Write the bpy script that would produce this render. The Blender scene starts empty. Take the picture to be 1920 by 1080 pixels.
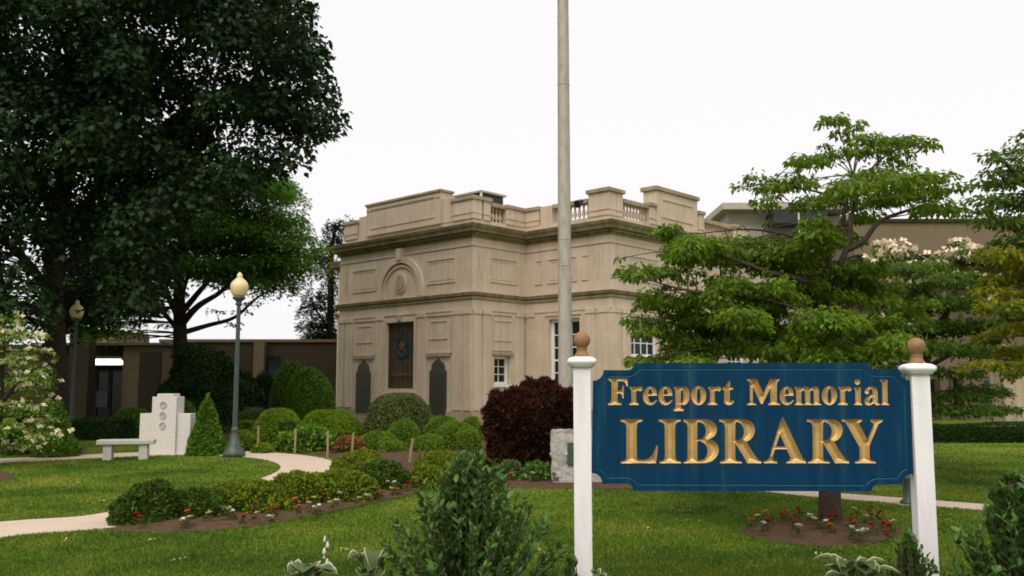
import bpy, math, random
import numpy as np
from mathutils import Vector, Matrix
from mathutils.geometry import delaunay_2d_cdt

R = math.radians
rng = np.random.default_rng(7)
random.seed(7)
SC = bpy.context.scene
COL = SC.collection

# ------------------------------------------------------------------ camera
F_PX, CAM_H, PITCH = 1700.0, 1.6, math.atan(182 / 1700.0)
cam = bpy.data.objects.new('camera', bpy.data.cameras.new('camera'))
COL.objects.link(cam)
cam.location = (0, 0, CAM_H)
cam.rotation_euler = (math.pi / 2 + PITCH, 0, 0)
cam.data.sensor_width = 36
cam.data.lens = F_PX / 1920 * 36
cam.data.clip_end = 3000
cam.data.dof.use_dof = True
cam.data.dof.focus_distance = 7.6
cam.data.dof.aperture_fstop = 4.0
SC.camera = cam

# ------------------------------------------------------------------ light: overcast sky, one very soft sun
SUN_EL, SUN_AZ = 53.0, -165.0          # azimuth clockwise from +Y (camera looks along +Y)
world = bpy.data.worlds.new('World')
SC.world = world
world.use_nodes = True
nt = world.node_tree
nt.nodes.clear()
sky = nt.nodes.new('ShaderNodeTexSky')
sky.sky_type = 'NISHITA'
sky.sun_disc = False
sky.sun_elevation = R(SUN_EL)
sky.sun_rotation = R(SUN_AZ)
sky.dust_density = 4.0
hs = nt.nodes.new('ShaderNodeHueSaturation')
hs.inputs['Saturation'].default_value = 0.15
hs.inputs['Value'].default_value = 0.10
mx = nt.nodes.new('ShaderNodeMix')
mx.data_type = 'RGBA'
mx.inputs[0].default_value = 0.88       # cloud cover
mx.inputs[7].default_value = (0.965, 0.945, 0.955, 1)
bg = nt.nodes.new('ShaderNodeBackground')
bg.inputs['Strength'].default_value = 0.67
wo = nt.nodes.new('ShaderNodeOutputWorld')
nt.links.new(sky.outputs[0], hs.inputs['Color'])
nt.links.new(hs.outputs[0], mx.inputs[6])
nt.links.new(mx.outputs[2], bg.inputs['Color'])
nt.links.new(bg.outputs[0], wo.inputs[0])

sl = bpy.data.lights.new('sun', 'SUN')
sl.energy = 1.5
sl.angle = R(46)
sl.color = (1.0, 0.925, 0.81)
so = bpy.data.objects.new('sun', sl)
COL.objects.link(so)
_az = R(SUN_AZ)
_d = Vector((math.sin(_az) * math.cos(R(SUN_EL)), math.cos(_az) * math.cos(R(SUN_EL)), math.sin(R(SUN_EL))))
so.rotation_euler = _d.to_track_quat('Z', 'Y').to_euler()
so.location = (-20, -20, 40)

SC.view_settings.view_transform = 'Standard'
SC.view_settings.look = 'None'
SC.view_settings.exposure = 0.72
SC.view_settings.gamma = 1.0
SC.render.engine = 'CYCLES'
SC.cycles.use_denoising = True
SC.cycles.max_bounces = 6
SC.cycles.transparent_max_bounces = 4
SC.cycles.pixel_filter_type = 'BLACKMAN_HARRIS'
SC.cycles.filter_width = 1.7

# ------------------------------------------------------------------ helpers
_f = np.array((0, math.cos(PITCH), math.sin(PITCH)))
_u = np.array((0, -math.sin(PITCH), math.cos(PITCH)))
_r = np.array((1.0, 0, 0))
C0 = np.array((0, 0, CAM_H))

def ray(px, py):
    return _f + _r * (px - 960) / F_PX - _u * (py - 540) / F_PX

def AT(px, py, Y):
    d = ray(px, py)
    return C0 + d * (Y / d[1])

def G(px, py, z=0.0):
    d = ray(px, py)
    return C0 + d * ((z - CAM_H) / d[2])

def XW(wpx, Y):
    return wpx * Y / F_PX

def mesh_np(name, V, F, mats, parent=None, mi=None, smooth=False):
    """V (n,3); F (m,k) array of equal faces or list of lists"""
    me = bpy.data.meshes.new(name)
    V = np.asarray(V, dtype=np.float32)
    if isinstance(F, np.ndarray) and len(F):
        m, k = F.shape
        me.vertices.add(len(V)); me.vertices.foreach_set('co', V.ravel())
        me.loops.add(m * k); me.loops.foreach_set('vertex_index', F.astype(np.int32).ravel())
        me.polygons.add(m)
        me.polygons.foreach_set('loop_start', np.arange(0, m * k, k, dtype=np.int32))
        if mi is not None:
            me.polygons.foreach_set('material_index', np.asarray(mi, dtype=np.int32))
        me.update(calc_edges=True)
    else:
        me.from_pydata([tuple(map(float, v)) for v in V], [], [list(map(int, f)) for f in F])
        if mi is not None:
            me.polygons.foreach_set('material_index', np.asarray(mi, dtype=np.int32))
        me.update()
    if smooth:
        me.polygons.foreach_set('use_smooth', np.ones(len(me.polygons), dtype=bool))
    for m in (mats if isinstance(mats, (list, tuple)) else [mats]):
        me.materials.append(m)
    o = bpy.data.objects.new(name, me)
    COL.objects.link(o)
    if parent is not None:
        o.parent = parent
    return o

def tag(o, label=None, cat=None, group=None, kind=None):
    if label: o['label'] = label
    if cat: o['category'] = cat
    if group: o['group'] = group
    if kind: o['kind'] = kind
    return o

def empty(name, loc=(0, 0, 0), rz=0.0):
    o = bpy.data.objects.new(name, None)
    COL.objects.link(o)
    o.location = loc
    o.rotation_euler = (0, 0, rz)
    return o

def copy_tree(o, parent=None):
    c = o.copy(); COL.objects.link(c)
    if parent is not None:
        c.parent = parent
    for ch in list(o.children):
        copy_tree(ch, c)
    return c

class MB:
    def __init__(s):
        s.v = []; s.f = []; s.m = []
    def add(s, V, F, mi=0):
        b = len(s.v)
        s.v += [tuple(map(float, p)) for p in V]
        s.f += [[b + i for i in f] for f in F]
        s.m += [mi] * len(F)
        return s
    def box(s, x0, x1, y0, y1, z0, z1, mi=0, bev=0.0):
        x0, x1 = min(x0, x1), max(x0, x1); y0, y1 = min(y0, y1), max(y0, y1)
        V = [(x0, y0, z0), (x1, y0, z0), (x1, y1, z0), (x0, y1, z0), (x0, y0, z1), (x1, y0, z1), (x1, y1, z1), (x0, y1, z1)]
        return s.add(V, [(0, 3, 2, 1), (4, 5, 6, 7), (0, 1, 5, 4), (1, 2, 6, 5), (2, 3, 7, 6), (3, 0, 4, 7)], mi)
    def lathe(s, prof, n=16, c=(0, 0, 0), mi=0):
        V = []; F = []
        for (r, z) in prof:
            for i in range(n):
                a = 2 * math.pi * i / n
                V.append((c[0] + r * math.cos(a), c[1] + r * math.sin(a), c[2] + z))
        for j in range(len(prof) - 1):
            for i in range(n):
                F.append((j * n + i, j * n + (i + 1) % n, (j + 1) * n + (i + 1) % n, (j + 1) * n + i))
        F.append(tuple(range(n - 1, -1, -1)))
        F.append(tuple((len(prof) - 1) * n + i for i in range(n)))
        return s.add(V, F, mi)
    def sqlathe(s, prof, n=40, c=(0, 0, 0), mi=0):
        V = []; F = []
        for (r, z) in prof:
            for i in range(n):
                a = 2 * math.pi * (i + 0.5) / n; ca, sa = math.cos(a), math.sin(a)
                k = r / (abs(ca) ** 7 + abs(sa) ** 7) ** (1 / 7)
                V.append((c[0] + k * ca, c[1] + k * sa, c[2] + z))
        for j in range(len(prof) - 1):
            for i in range(n):
                F.append((j * n + i, j * n + (i + 1) % n, (j + 1) * n + (i + 1) % n, (j + 1) * n + i))
        F.append(tuple(range(n - 1, -1, -1)))
        F.append(tuple((len(prof) - 1) * n + i for i in range(n)))
        return s.add(V, F, mi)
    def tube(s, pts, rad, n=7, mi=0):
        pts = [np.asarray(p, float) for p in pts]
        V = []; F = []
        ref = np.array((0.31, 0.87, 0.38))
        for i, p in enumerate(pts):
            t = pts[min(i + 1, len(pts) - 1)] - pts[max(i - 1, 0)]
            t = t / (np.linalg.norm(t) + 1e-9)
            a = np.cross(t, ref); a /= np.linalg.norm(a) + 1e-9
            b = np.cross(t, a)
            for k in range(n):
                w = 2 * math.pi * k / n
                V.append(p + (a * math.cos(w) + b * math.sin(w)) * rad[i])
        for j in range(len(pts) - 1):
            for k in range(n):
                F.append((j * n + k, j * n + (k + 1) % n, (j + 1) * n + (k + 1) % n, (j + 1) * n + k))
        F.append(tuple(range(n - 1, -1, -1)))
        F.append(tuple((len(pts) - 1) * n + i for i in range(n)))
        return s.add(V, F, mi)
    def build(s, name, mats, parent=None, smooth=False, bevel=0.0):
        o = mesh_np(name, s.v, s.f, mats, parent, s.m, smooth)
        if bevel:
            b = o.modifiers.new('bevel', 'BEVEL'); b.width = bevel; b.segments = 2; b.limit_method = 'ANGLE'
        return o

def smooth_closed(P, n=5):
    P = np.asarray(P, float); m = len(P); out = []
    for i in range(m):
        p0, p1, p2, p3 = P[i - 1], P[i], P[(i + 1) % m], P[(i + 2) % m]
        for k in range(n):
            t = k / n
            out.append(0.5 * ((2 * p1) + (-p0 + p2) * t + (2 * p0 - 5 * p1 + 4 * p2 - p3) * t * t + (-p0 + 3 * p1 - 3 * p2 + p3) * t ** 3))
    return np.array(out)

def smooth_open(P, n=6):
    P = [np.asarray(p, float) for p in P]
    P = [2 * P[0] - P[1]] + P + [2 * P[-1] - P[-2]]
    out = []
    for i in range(1, len(P) - 2):
        p0, p1, p2, p3 = P[i - 1], P[i], P[i + 1], P[i + 2]
        for k in range(n):
            t = k / n
            out.append(0.5 * ((2 * p1) + (-p0 + p2) * t + (2 * p0 - 5 * p1 + 4 * p2 - p3) * t * t + (-p0 + 3 * p1 - 3 * p2 + p3) * t ** 3))
    out.append(P[-2])
    return np.array(out)

def inpoly(Q, P):
    Q = np.asarray(Q, float); P = np.asarray(P, float)
    x, y = Q[:, 0], Q[:, 1]
    c = np.zeros(len(Q), bool)
    j = len(P) - 1
    for i in range(len(P)):
        xi, yi = P[i][0], P[i][1]; xj, yj = P[j][0], P[j][1]
        if yi != yj:
            c ^= ((yi > y) != (yj > y)) & (x < (xj - xi) * (y - yi) / (yj - yi) + xi)
        j = i
    return c

def vnoise(P, freq, seed=0):
    """smooth value noise for arrays (n,3) -> 0..1"""
    P = np.asarray(P, float) * freq
    i = np.floor(P).astype(np.int64); f = P - i
    f = f * f * (3 - 2 * f)
    def h(a, b, c):
        n = (a * 374761393 + b * 668265263 + c * 2147483647 + seed * 1274126177) & 0xffffffff
        n = ((n ^ (n >> 13)) * 1274126177) & 0xffffffff
        return ((n ^ (n >> 16)) & 0xffff) / 65535.0
    r = 0
    for dx in (0, 1):
        for dy in (0, 1):
            for dz in (0, 1):
                w = (f[:, 0] if dx else 1 - f[:, 0]) * (f[:, 1] if dy else 1 - f[:, 1]) * (f[:, 2] if dz else 1 - f[:, 2])
                r = r + w * h(i[:, 0] + dx, i[:, 1] + dy, i[:, 2] + dz)
    return r

# ------------------------------------------------------------------ materials
def base_mat(name):
    m = bpy.data.materials.new(name); m.use_nodes = True
    t = m.node_tree
    return m, t, t.nodes['Principled BSDF'], t.nodes['Material Output']

def N(t, typ, **kw):
    n = t.nodes.new(typ)
    for k, v in kw.items():
        if k.startswith('i_'):
            n.inputs[k[2:].replace('_', ' ')].default_value = v
        else:
            setattr(n, k, v)
    return n

def ramp(t, src, stops):
    r = t.nodes.new('ShaderNodeValToRGB')
    e = r.color_ramp.elements
    while len(e) < len(stops): e.new(0.5)
    for k, (p, c) in enumerate(stops):
        e[k].position = p; e[k].color = (*c, 1)
    t.links.new(src, r.inputs[0])
    return r

def plain(name, c, rough=0.6, metal=0.0, var=0.25, scale=6.0, bump=0.0, bscale=60.0, spec=0.4, stain=None, stretch=(1, 1, 1)):
    m, t, p, out = base_mat(name)
    tc = N(t, 'ShaderNodeTexCoord')
    mp = N(t, 'ShaderNodeMapping'); mp.inputs['Scale'].default_value = stretch
    t.links.new(tc.outputs['Object'], mp.inputs[0])
    n = N(t, 'ShaderNodeTexNoise'); n.inputs['Scale'].default_value = scale; n.inputs['Detail'].default_value = 8; n.inputs['Roughness'].default_value = 0.62
    t.links.new(mp.outputs[0], n.inputs['Vector'])
    c = np.array(c)
    d = stain if stain is not None else c * (1 - var)
    r = ramp(t, n.outputs['Fac'], [(0.25, tuple(d)), (0.5, tuple(c)), (0.8, tuple(np.minimum(c * (1 + var * 0.5), 0.95)))])
    t.links.new(r.outputs[0], p.inputs['Base Color'])
    p.inputs['Roughness'].default_value = rough
    p.inputs['Metallic'].default_value = metal
    p.inputs['Specular IOR Level'].default_value = spec
    if bump:
        n2 = N(t, 'ShaderNodeTexNoise'); n2.inputs['Scale'].default_value = bscale; n2.inputs['Detail'].default_value = 4
        t.links.new(tc.outputs['Object'], n2.inputs['Vector'])
        b = N(t, 'ShaderNodeBump'); b.inputs['Strength'].default_value = bump; b.inputs['Distance'].default_value = 0.02
        t.links.new(n2.outputs['Fac'], b.inputs['Height']); t.links.new(b.outputs[0], p.inputs['Normal'])
    return m

def leaf_mat(name, c1, c2, trans=0.3, rough=0.5, tip=None, ns=1.6, nlo=0.72, nhi=1.22):
    m, t, p, out = base_mat(name)
    g = N(t, 'ShaderNodeNewGeometry')
    st = [(0.0, c1), (0.75, c2), (1.0, tip or tuple(np.array(c2) * 1.25))]
    r = ramp(t, g.outputs['Random Per Island'], st)
    tc = N(t, 'ShaderNodeTexCoord')
    n = N(t, 'ShaderNodeTexNoise'); n.inputs['Scale'].default_value = ns; n.inputs['Detail'].default_value = 3
    t.links.new(tc.outputs['Object'], n.inputs['Vector'])
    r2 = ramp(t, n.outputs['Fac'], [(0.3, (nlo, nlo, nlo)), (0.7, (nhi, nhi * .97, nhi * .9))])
    mu = N(t, 'ShaderNodeMix', data_type='RGBA', blend_type='MULTIPLY'); mu.inputs[0].default_value = 1
    t.links.new(r.outputs[0], mu.inputs[6]); t.links.new(r2.outputs[0], mu.inputs[7])
    t.links.new(mu.outputs[2], p.inputs['Base Color'])
    p.inputs['Roughness'].default_value = rough
    p.inputs['Specular IOR Level'].default_value = 0.16
    tr = N(t, 'ShaderNodeBsdfTranslucent')
    hsv = N(t, 'ShaderNodeHueSaturation'); hsv.inputs['Value'].default_value = 1.5; hsv.inputs['Hue'].default_value = 0.485
    t.links.new(mu.outputs[2], hsv.inputs['Color']); t.links.new(hsv.outputs[0], tr.inputs[0])
    ms = N(t, 'ShaderNodeMixShader'); ms.inputs[0].default_value = trans
    t.links.new(p.outputs[0], ms.inputs[1]); t.links.new(tr.outputs[0], ms.inputs[2])
    t.links.new(ms.outputs[0], out.inputs[0])
    return m

M = {}
# limestone with olive staining on the projecting mouldings as a second material
def stone(name, c, dark, streak):
    m, t, p, out = base_mat(name)
    tc = N(t, 'ShaderNodeTexCoord')
    n = N(t, 'ShaderNodeTexNoise'); n.inputs['Scale'].default_value = 1.1; n.inputs['Detail'].default_value = 10; n.inputs['Roughness'].default_value = 0.65
    t.links.new(tc.outputs['Object'], n.inputs['Vector'])
    r = ramp(t, n.outputs['Fac'], [(0.28, dark), (0.55, c), (0.85, tuple(np.array(c) * 1.13))])
    mp = N(t, 'ShaderNodeMapping'); mp.inputs['Scale'].default_value = (3.2, 3.2, 0.22)
    t.links.new(tc.outputs['Object'], mp.inputs[0])
    n2 = N(t, 'ShaderNodeTexNoise'); n2.inputs['Scale'].default_value = 1.5; n2.inputs['Detail'].default_value = 6
    t.links.new(mp.outputs[0], n2.inputs['Vector'])
    r2 = ramp(t, n2.outputs['Fac'], [(0.38, streak), (0.58, (1, 1, 1))])
    mu = N(t, 'ShaderNodeMix', data_type='RGBA', blend_type='MULTIPLY'); mu.inputs[0].default_value = 0.8
    t.links.new(r.outputs[0], mu.inputs[6]); t.links.new(r2.outputs[0], mu.inputs[7])
    n3 = N(t, 'ShaderNodeTexNoise'); n3.inputs['Scale'].default_value = 22; n3.inputs['Detail'].default_value = 6; n3.inputs['Roughness'].default_value = 0.8
    t.links.new(tc.outputs['Object'], n3.inputs['Vector'])
    r3 = ramp(t, n3.outputs['Fac'], [(0.3, (0.84, 0.84, 0.84)), (0.7, (1.1, 1.1, 1.1))])
    mu2 = N(t, 'ShaderNodeMix', data_type='RGBA', blend_type='MULTIPLY'); mu2.inputs[0].default_value = 1
    t.links.new(mu.outputs[2], mu2.inputs[6]); t.links.new(r3.outputs[0], mu2.inputs[7])
    t.links.new(mu2.outputs[2], p.inputs['Base Color'])
    p.inputs['Roughness'].default_value = 0.9
    p.inputs['Specular IOR Level'].default_value = 0.2
    b = N(t, 'ShaderNodeBump'); b.inputs['Strength'].default_value = 0.25; b.inputs['Distance'].default_value = 0.02
    t.links.new(n3.outputs['Fac'], b.inputs['Height']); t.links.new(b.outputs[0], p.inputs['Normal'])
    return m

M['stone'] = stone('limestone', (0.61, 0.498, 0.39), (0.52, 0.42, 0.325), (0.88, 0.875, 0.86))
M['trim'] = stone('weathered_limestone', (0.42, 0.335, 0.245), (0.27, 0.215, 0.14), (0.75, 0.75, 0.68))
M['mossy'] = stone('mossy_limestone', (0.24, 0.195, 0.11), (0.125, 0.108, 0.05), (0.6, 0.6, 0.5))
M['white'] = plain('white_paint', (0.80, 0.775, 0.78), 0.5, var=0.14, scale=4, bump=0.05, bscale=30, stretch=(3, 3, 0.5))
M['winwhite'] = plain('window_paint', (0.78, 0.77, 0.74), 0.5, var=0.1)
M['glass'] = plain('dark_glass', (0.008, 0.012, 0.013), 0.15, var=0.3, spec=0.3)
M['bronze'] = plain('bronze_tablet', (0.060, 0.062, 0.042), 0.55, metal=0.3, var=0.35, scale=9, bump=0.3, bscale=40)
M['bronze_window'] = plain('bronze_window', (0.075, 0.046, 0.020), 0.6, metal=0.1, var=0.5, scale=4, bump=0.3, bscale=26)
M['teal'] = plain('verdigris', (0.008, 0.040, 0.050), 0.7, var=0.4, scale=14, bump=0.3)
M['rust'] = plain('worn_bronze', (0.10, 0.052, 0.024), 0.7, var=0.3, scale=14)
M['concrete_path'] = plain('concrete_path', (0.54, 0.43, 0.34), 0.9, var=0.12, scale=2.0, bump=0.2, bscale=90, spec=0.2)
M['granite'] = plain('grey_granite', (0.62, 0.575, 0.54), 0.75, var=0.22, scale=26, bump=0.1, bscale=120, spec=0.3)
M['rockface'] = plain('rough_granite', (0.42, 0.39, 0.36), 0.9, var=0.45, scale=14, bump=0.9, bscale=16, spec=0.2)
M['bench'] = plain('bench_stone', (0.46, 0.45, 0.41), 0.85, var=0.2, scale=9, bump=0.15, spec=0.2)
M['lamp_metal'] = plain('lamp_green_metal', (0.055, 0.075, 0.07), 0.45, metal=0.0, var=0.3, scale=8)
M['globe'] = None
M['pole'] = plain('flagpole_aluminium', (0.39, 0.35, 0.30), 0.6, metal=0.1, var=0.35, scale=5, stretch=(2, 2, 0.6))
M['wood'] = plain('finial_wood', (0.25, 0.14, 0.058), 0.6, var=0.4, scale=7, stretch=(2, 2, 6))
M['stake'] = plain('stake_wood', (0.30, 0.21, 0.11), 0.8, var=0.35, scale=10)
M['annex'] = plain('brown_concrete', (0.040, 0.030, 0.019), 0.9, var=0.2, scale=1.5, bump=0.2, bscale=9, spec=0.15)  # albedo lowered so the colour carries the shade under the trees
M['annex_light'] = plain('tan_concrete', (0.125, 0.095, 0.060), 0.9, var=0.15, scale=1.5, spec=0.15)  # tan also darkened to hold that tree shade
M['annex_fascia'] = plain('brown_ribbed_fascia', (0.175, 0.135, 0.09), 0.9, var=0.25, scale=2.5, stretch=(4, 4, 0.3), spec=0.15)
M['roofgrey'] = plain('roof_grey', (0.42, 0.37, 0.32), 0.85, var=0.12, scale=1.5, spec=0.2)
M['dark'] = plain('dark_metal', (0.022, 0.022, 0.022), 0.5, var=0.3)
M['bark'] = plain('bark', (0.050, 0.038, 0.028), 0.95, var=0.45, scale=9, bump=0.8, bscale=22, spec=0.1, stretch=(3, 3, 0.6))
M['bark_grey'] = plain('bark_grey', (0.075, 0.058, 0.040), 0.95, var=0.45, scale=9, bump=0.8, bscale=26, spec=0.1, stretch=(3, 3, 0.6))
M['mulch'] = plain('bark_mulch', (0.095, 0.060, 0.038), 0.98, var=0.55, scale=16, bump=1.0, bscale=30, spec=0.05)
M['gold'] = plain('gold_leaf', (0.58, 0.395, 0.15), 0.48, metal=0.5, var=0.3, scale=9, bump=0.08, bscale=50)
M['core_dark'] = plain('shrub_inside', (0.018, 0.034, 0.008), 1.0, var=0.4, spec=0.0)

def board_mat():
    m, t, p, out = base_mat('blue_board_paint')
    tc = N(t, 'ShaderNodeTexCoord')
    mp = N(t, 'ShaderNodeMapping'); mp.inputs['Scale'].default_value = (9, 9, 0.7)
    t.links.new(tc.outputs['Object'], mp.inputs[0])
    n = N(t, 'ShaderNodeTexNoise'); n.inputs['Scale'].default_value = 1.4; n.inputs['Detail'].default_value = 6
    t.links.new(mp.outputs[0], n.inputs['Vector'])
    r = ramp(t, n.outputs['Fac'], [(0.3, (0.001, 0.028, 0.070)), (0.56, (0.002, 0.038, 0.088)), (0.66, (0.010, 0.052, 0.098)), (0.85, (0.050, 0.086, 0.120))])
    n3 = N(t, 'ShaderNodeTexNoise'); n3.inputs['Scale'].default_value = 60; n3.inputs['Detail'].default_value = 4
    t.links.new(tc.outputs['Object'], n3.inputs['Vector'])
    r3 = ramp(t, n3.outputs['Fac'], [(0.3, (0.86, 0.86, 0.86)), (0.7, (1.1, 1.1, 1.1))])
    mu = N(t, 'ShaderNodeMix', data_type='RGBA', blend_type='MULTIPLY'); mu.inputs[0].default_value = 1
    t.links.new(r.outputs[0], mu.inputs[6]); t.links.new(r3.outputs[0], mu.inputs[7])
    t.links.new(mu.outputs[2], p.inputs['Base Color'])
    p.inputs['Roughness'].default_value = 0.6
    p.inputs['Specular IOR Level'].default_value = 0.1
    return m
M['board'] = board_mat()
M['groove'] = plain('teal_groove', (0.005, 0.075, 0.115), 0.5, var=0.2)

def globe_mat():
    m, t, p, out = base_mat('cream_globe')
    p.inputs['Base Color'].default_value = (0.74, 0.60, 0.34, 1)
    p.inputs['Roughness'].default_value = 0.3
    p.inputs['Subsurface Weight'].default_value = 0.4
    p.inputs['Subsurface Radius'].default_value = (0.12, 0.09, 0.05)
    return m
M['globe'] = globe_mat()

def emit_mat(name, c, s):
    m, t, p, out = base_mat(name)
    p.inputs['Base Color'].default_value = (*c, 1)
    p.inputs['Emission Color'].default_value = (*c, 1)
    p.inputs['Emission Strength'].default_value = s
    return m
M['tube_light'] = emit_mat('lit_tube', (1, 0.98, 0.95), 1.6)

def lawn_mat():
    m, t, p, out = base_mat('lawn_grass')
    tc = N(t, 'ShaderNodeTexCoord')
    n = N(t, 'ShaderNodeTexNoise'); n.inputs['Scale'].default_value = 0.55; n.inputs['Detail'].default_value = 9; n.inputs['Roughness'].default_value = 0.62
    t.links.new(tc.outputs['Object'], n.inputs['Vector'])
    r = ramp(t, n.outputs['Fac'], [(0.36, (0.0532, 0.1096, 0.0127)), (0.52, (0.1144, 0.1802, 0.0173)), (0.722, (0.2164, 0.2355, 0.0335))])
    n2 = N(t, 'ShaderNodeTexNoise'); n2.inputs['Scale'].default_value = 35; n2.inputs['Detail'].default_value = 6; n2.inputs['Roughness'].default_value = 0.75
    t.links.new(tc.outputs['Object'], n2.inputs['Vector'])
    r2 = ramp(t, n2.outputs['Fac'], [(0.3, (0.6, 0.62, 0.6)), (0.7, (1.3, 1.25, 1.2))])
    mu = N(t, 'ShaderNodeMix', data_type='RGBA', blend_type='MULTIPLY'); mu.inputs[0].default_value = 1
    t.links.new(r.outputs[0], mu.inputs[6]); t.links.new(r2.outputs[0], mu.inputs[7])
    t.links.new(mu.outputs[2], p.inputs['Base Color'])
    p.inputs['Roughness'].default_value = 1.0; p.inputs['Specular IOR Level'].default_value = 0.05
    b = N(t, 'ShaderNodeBump'); b.inputs['Strength'].default_value = 0.7; b.inputs['Distance'].default_value = 0.03
    t.links.new(n2.outputs['Fac'], b.inputs['Height']); t.links.new(b.outputs[0], p.inputs['Normal'])
    return m
M['lawn'] = lawn_mat()

def blade_mat():
    m, t, p, out = base_mat('grass_blade')
    tc = N(t, 'ShaderNodeTexCoord')
    n = N(t, 'ShaderNodeTexNoise'); n.inputs['Scale'].default_value = 0.55; n.inputs['Detail'].default_value = 9; n.inputs['Roughness'].default_value = 0.62
    t.links.new(tc.outputs['Object'], n.inputs['Vector'])
    r = ramp(t, n.outputs['Fac'], [(0.36, (0.0628, 0.1245, 0.0127)), (0.52, (0.1314, 0.2038, 0.0196)), (0.722, (0.2418, 0.2599, 0.0358))])
    g = N(t, 'ShaderNodeNewGeometry')
    r2 = ramp(t, g.outputs['Random Per Island'], [(0.0, (0.42, 0.50, 0.45)), (0.85, (1.18, 1.2, 1.1)), (1.0, (1.9, 1.6, 1.6))])
    mu = N(t, 'ShaderNodeMix', data_type='RGBA', blend_type='MULTIPLY'); mu.inputs[0].default_value = 1
    t.links.new(r.outputs[0], mu.inputs[6]); t.links.new(r2.outputs[0], mu.inputs[7])
    t.links.new(mu.outputs[2], p.inputs['Base Color'])
    p.inputs['Roughness'].default_value = 0.6; p.inputs['Specular IOR Level'].default_value = 0.2
    tr = N(t, 'ShaderNodeBsdfTranslucent'); t.links.new(mu.outputs[2], tr.inputs[0])
    ms = N(t, 'ShaderNodeMixShader'); ms.inputs[0].default_value = 0.35
    t.links.new(p.outputs[0], ms.inputs[1]); t.links.new(tr.outputs[0], ms.inputs[2]); t.links.new(ms.outputs[0], out.inputs[0])
    return m
M['blade'] = blade_mat()

L = {
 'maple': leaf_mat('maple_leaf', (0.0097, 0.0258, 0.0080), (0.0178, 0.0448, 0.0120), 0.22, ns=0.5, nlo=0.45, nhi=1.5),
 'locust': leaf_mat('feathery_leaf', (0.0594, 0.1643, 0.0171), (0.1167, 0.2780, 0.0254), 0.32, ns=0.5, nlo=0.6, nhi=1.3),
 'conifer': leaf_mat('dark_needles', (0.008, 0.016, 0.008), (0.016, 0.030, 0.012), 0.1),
 'yew': leaf_mat('yew_leaf', (0.0144, 0.0400, 0.0080), (0.0288, 0.0688, 0.0120), 0.15),
 'box': leaf_mat('clipped_box_leaf', (0.1083, 0.1993, 0.0131), (0.1928, 0.3151, 0.0218), 0.2),
 'boxdark': leaf_mat('clipped_dark_leaf', (0.0647, 0.1464, 0.0145), (0.1199, 0.2368, 0.0218), 0.2),
 'greygreen': leaf_mat('grey_green_leaf', (0.0780, 0.1050, 0.0290), (0.1350, 0.1650, 0.0502), 0.15),
 'cloud': leaf_mat('cloud_yew_leaf', (0.0751, 0.1530, 0.0131), (0.1505, 0.2549, 0.0196), 0.2),
 'juniper': leaf_mat('juniper_leaf', (0.0828, 0.1345, 0.0081), (0.1795, 0.2407, 0.0146), 0.2, tip=(0.19, 0.21, 0.025)),
 'juniperdark': leaf_mat('juniper_dark_leaf', (0.0276, 0.0648, 0.0080), (0.0690, 0.1224, 0.0120), 0.15),
 'purple': leaf_mat('purple_leaf', (0.0172, 0.0068, 0.0043), (0.0487, 0.0174, 0.0086), 0.25, tip=(0.15, 0.042, 0.03)),
 'holly': leaf_mat('glossy_shrub_leaf', (0.0439, 0.1188, 0.0228), (0.0996, 0.2146, 0.0404), 0.2, rough=0.33, tip=(0.105, 0.165, 0.05)),
 'dogwood': leaf_mat('dogwood_leaf', (0.0651, 0.1362, 0.0085), (0.1232, 0.2043, 0.0135), 0.38),
 'dogwood2': leaf_mat('dogwood_far_leaf', (0.0459, 0.1027, 0.0112), (0.0878, 0.1571, 0.0160), 0.35),
 'yellowgreen': leaf_mat('yellow_green_leaf', (0.1121, 0.1656, 0.0120), (0.2691, 0.2622, 0.0180), 0.4, tip=(0.27, 0.24, 0.02)),
 'cream': leaf_mat('cream_bract', (0.52, 0.46, 0.24), (0.74, 0.67, 0.42), 0.25, tip=(0.85, 0.80, 0.62)),
 'pinkcream': leaf_mat('pale_bract', (0.66, 0.52, 0.40), (0.82, 0.70, 0.56), 0.25),
 'red': leaf_mat('red_petal', (0.3600, 0.0240, 0.0144), (0.4960, 0.0480, 0.0240), 0.2),
 'orange': leaf_mat('orange_petal', (0.50, 0.11, 0.03), (0.62, 0.20, 0.05), 0.2),
 'whitepetal': leaf_mat('white_petal', (0.5950, 0.5950, 0.5280), (0.6970, 0.6970, 0.6400), 0.2),
 'yellowpetal': leaf_mat('pale_yellow_petal', (0.55, 0.46, 0.14), (0.68, 0.60, 0.28), 0.2),
 'bedleaf': leaf_mat('bedding_leaf', (0.060, 0.085, 0.018), (0.11, 0.12, 0.03), 0.25),
 'brownleaf': leaf_mat('reddish_low_leaf', (0.16, 0.065, 0.022), (0.26, 0.12, 0.04), 0.25),
 'hosta': leaf_mat('hosta_green', (0.075, 0.13, 0.045), (0.12, 0.18, 0.06), 0.25),
 'hostaedge': leaf_mat('hosta_cream_edge', (0.4125, 0.4125, 0.2700), (0.4950, 0.4800, 0.3375), 0.25),
}

# ------------------------------------------------------------------ leaf geometry
def unit(a):
    return a / (np.linalg.norm(a, axis=1, keepdims=True) + 1e-9)

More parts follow.
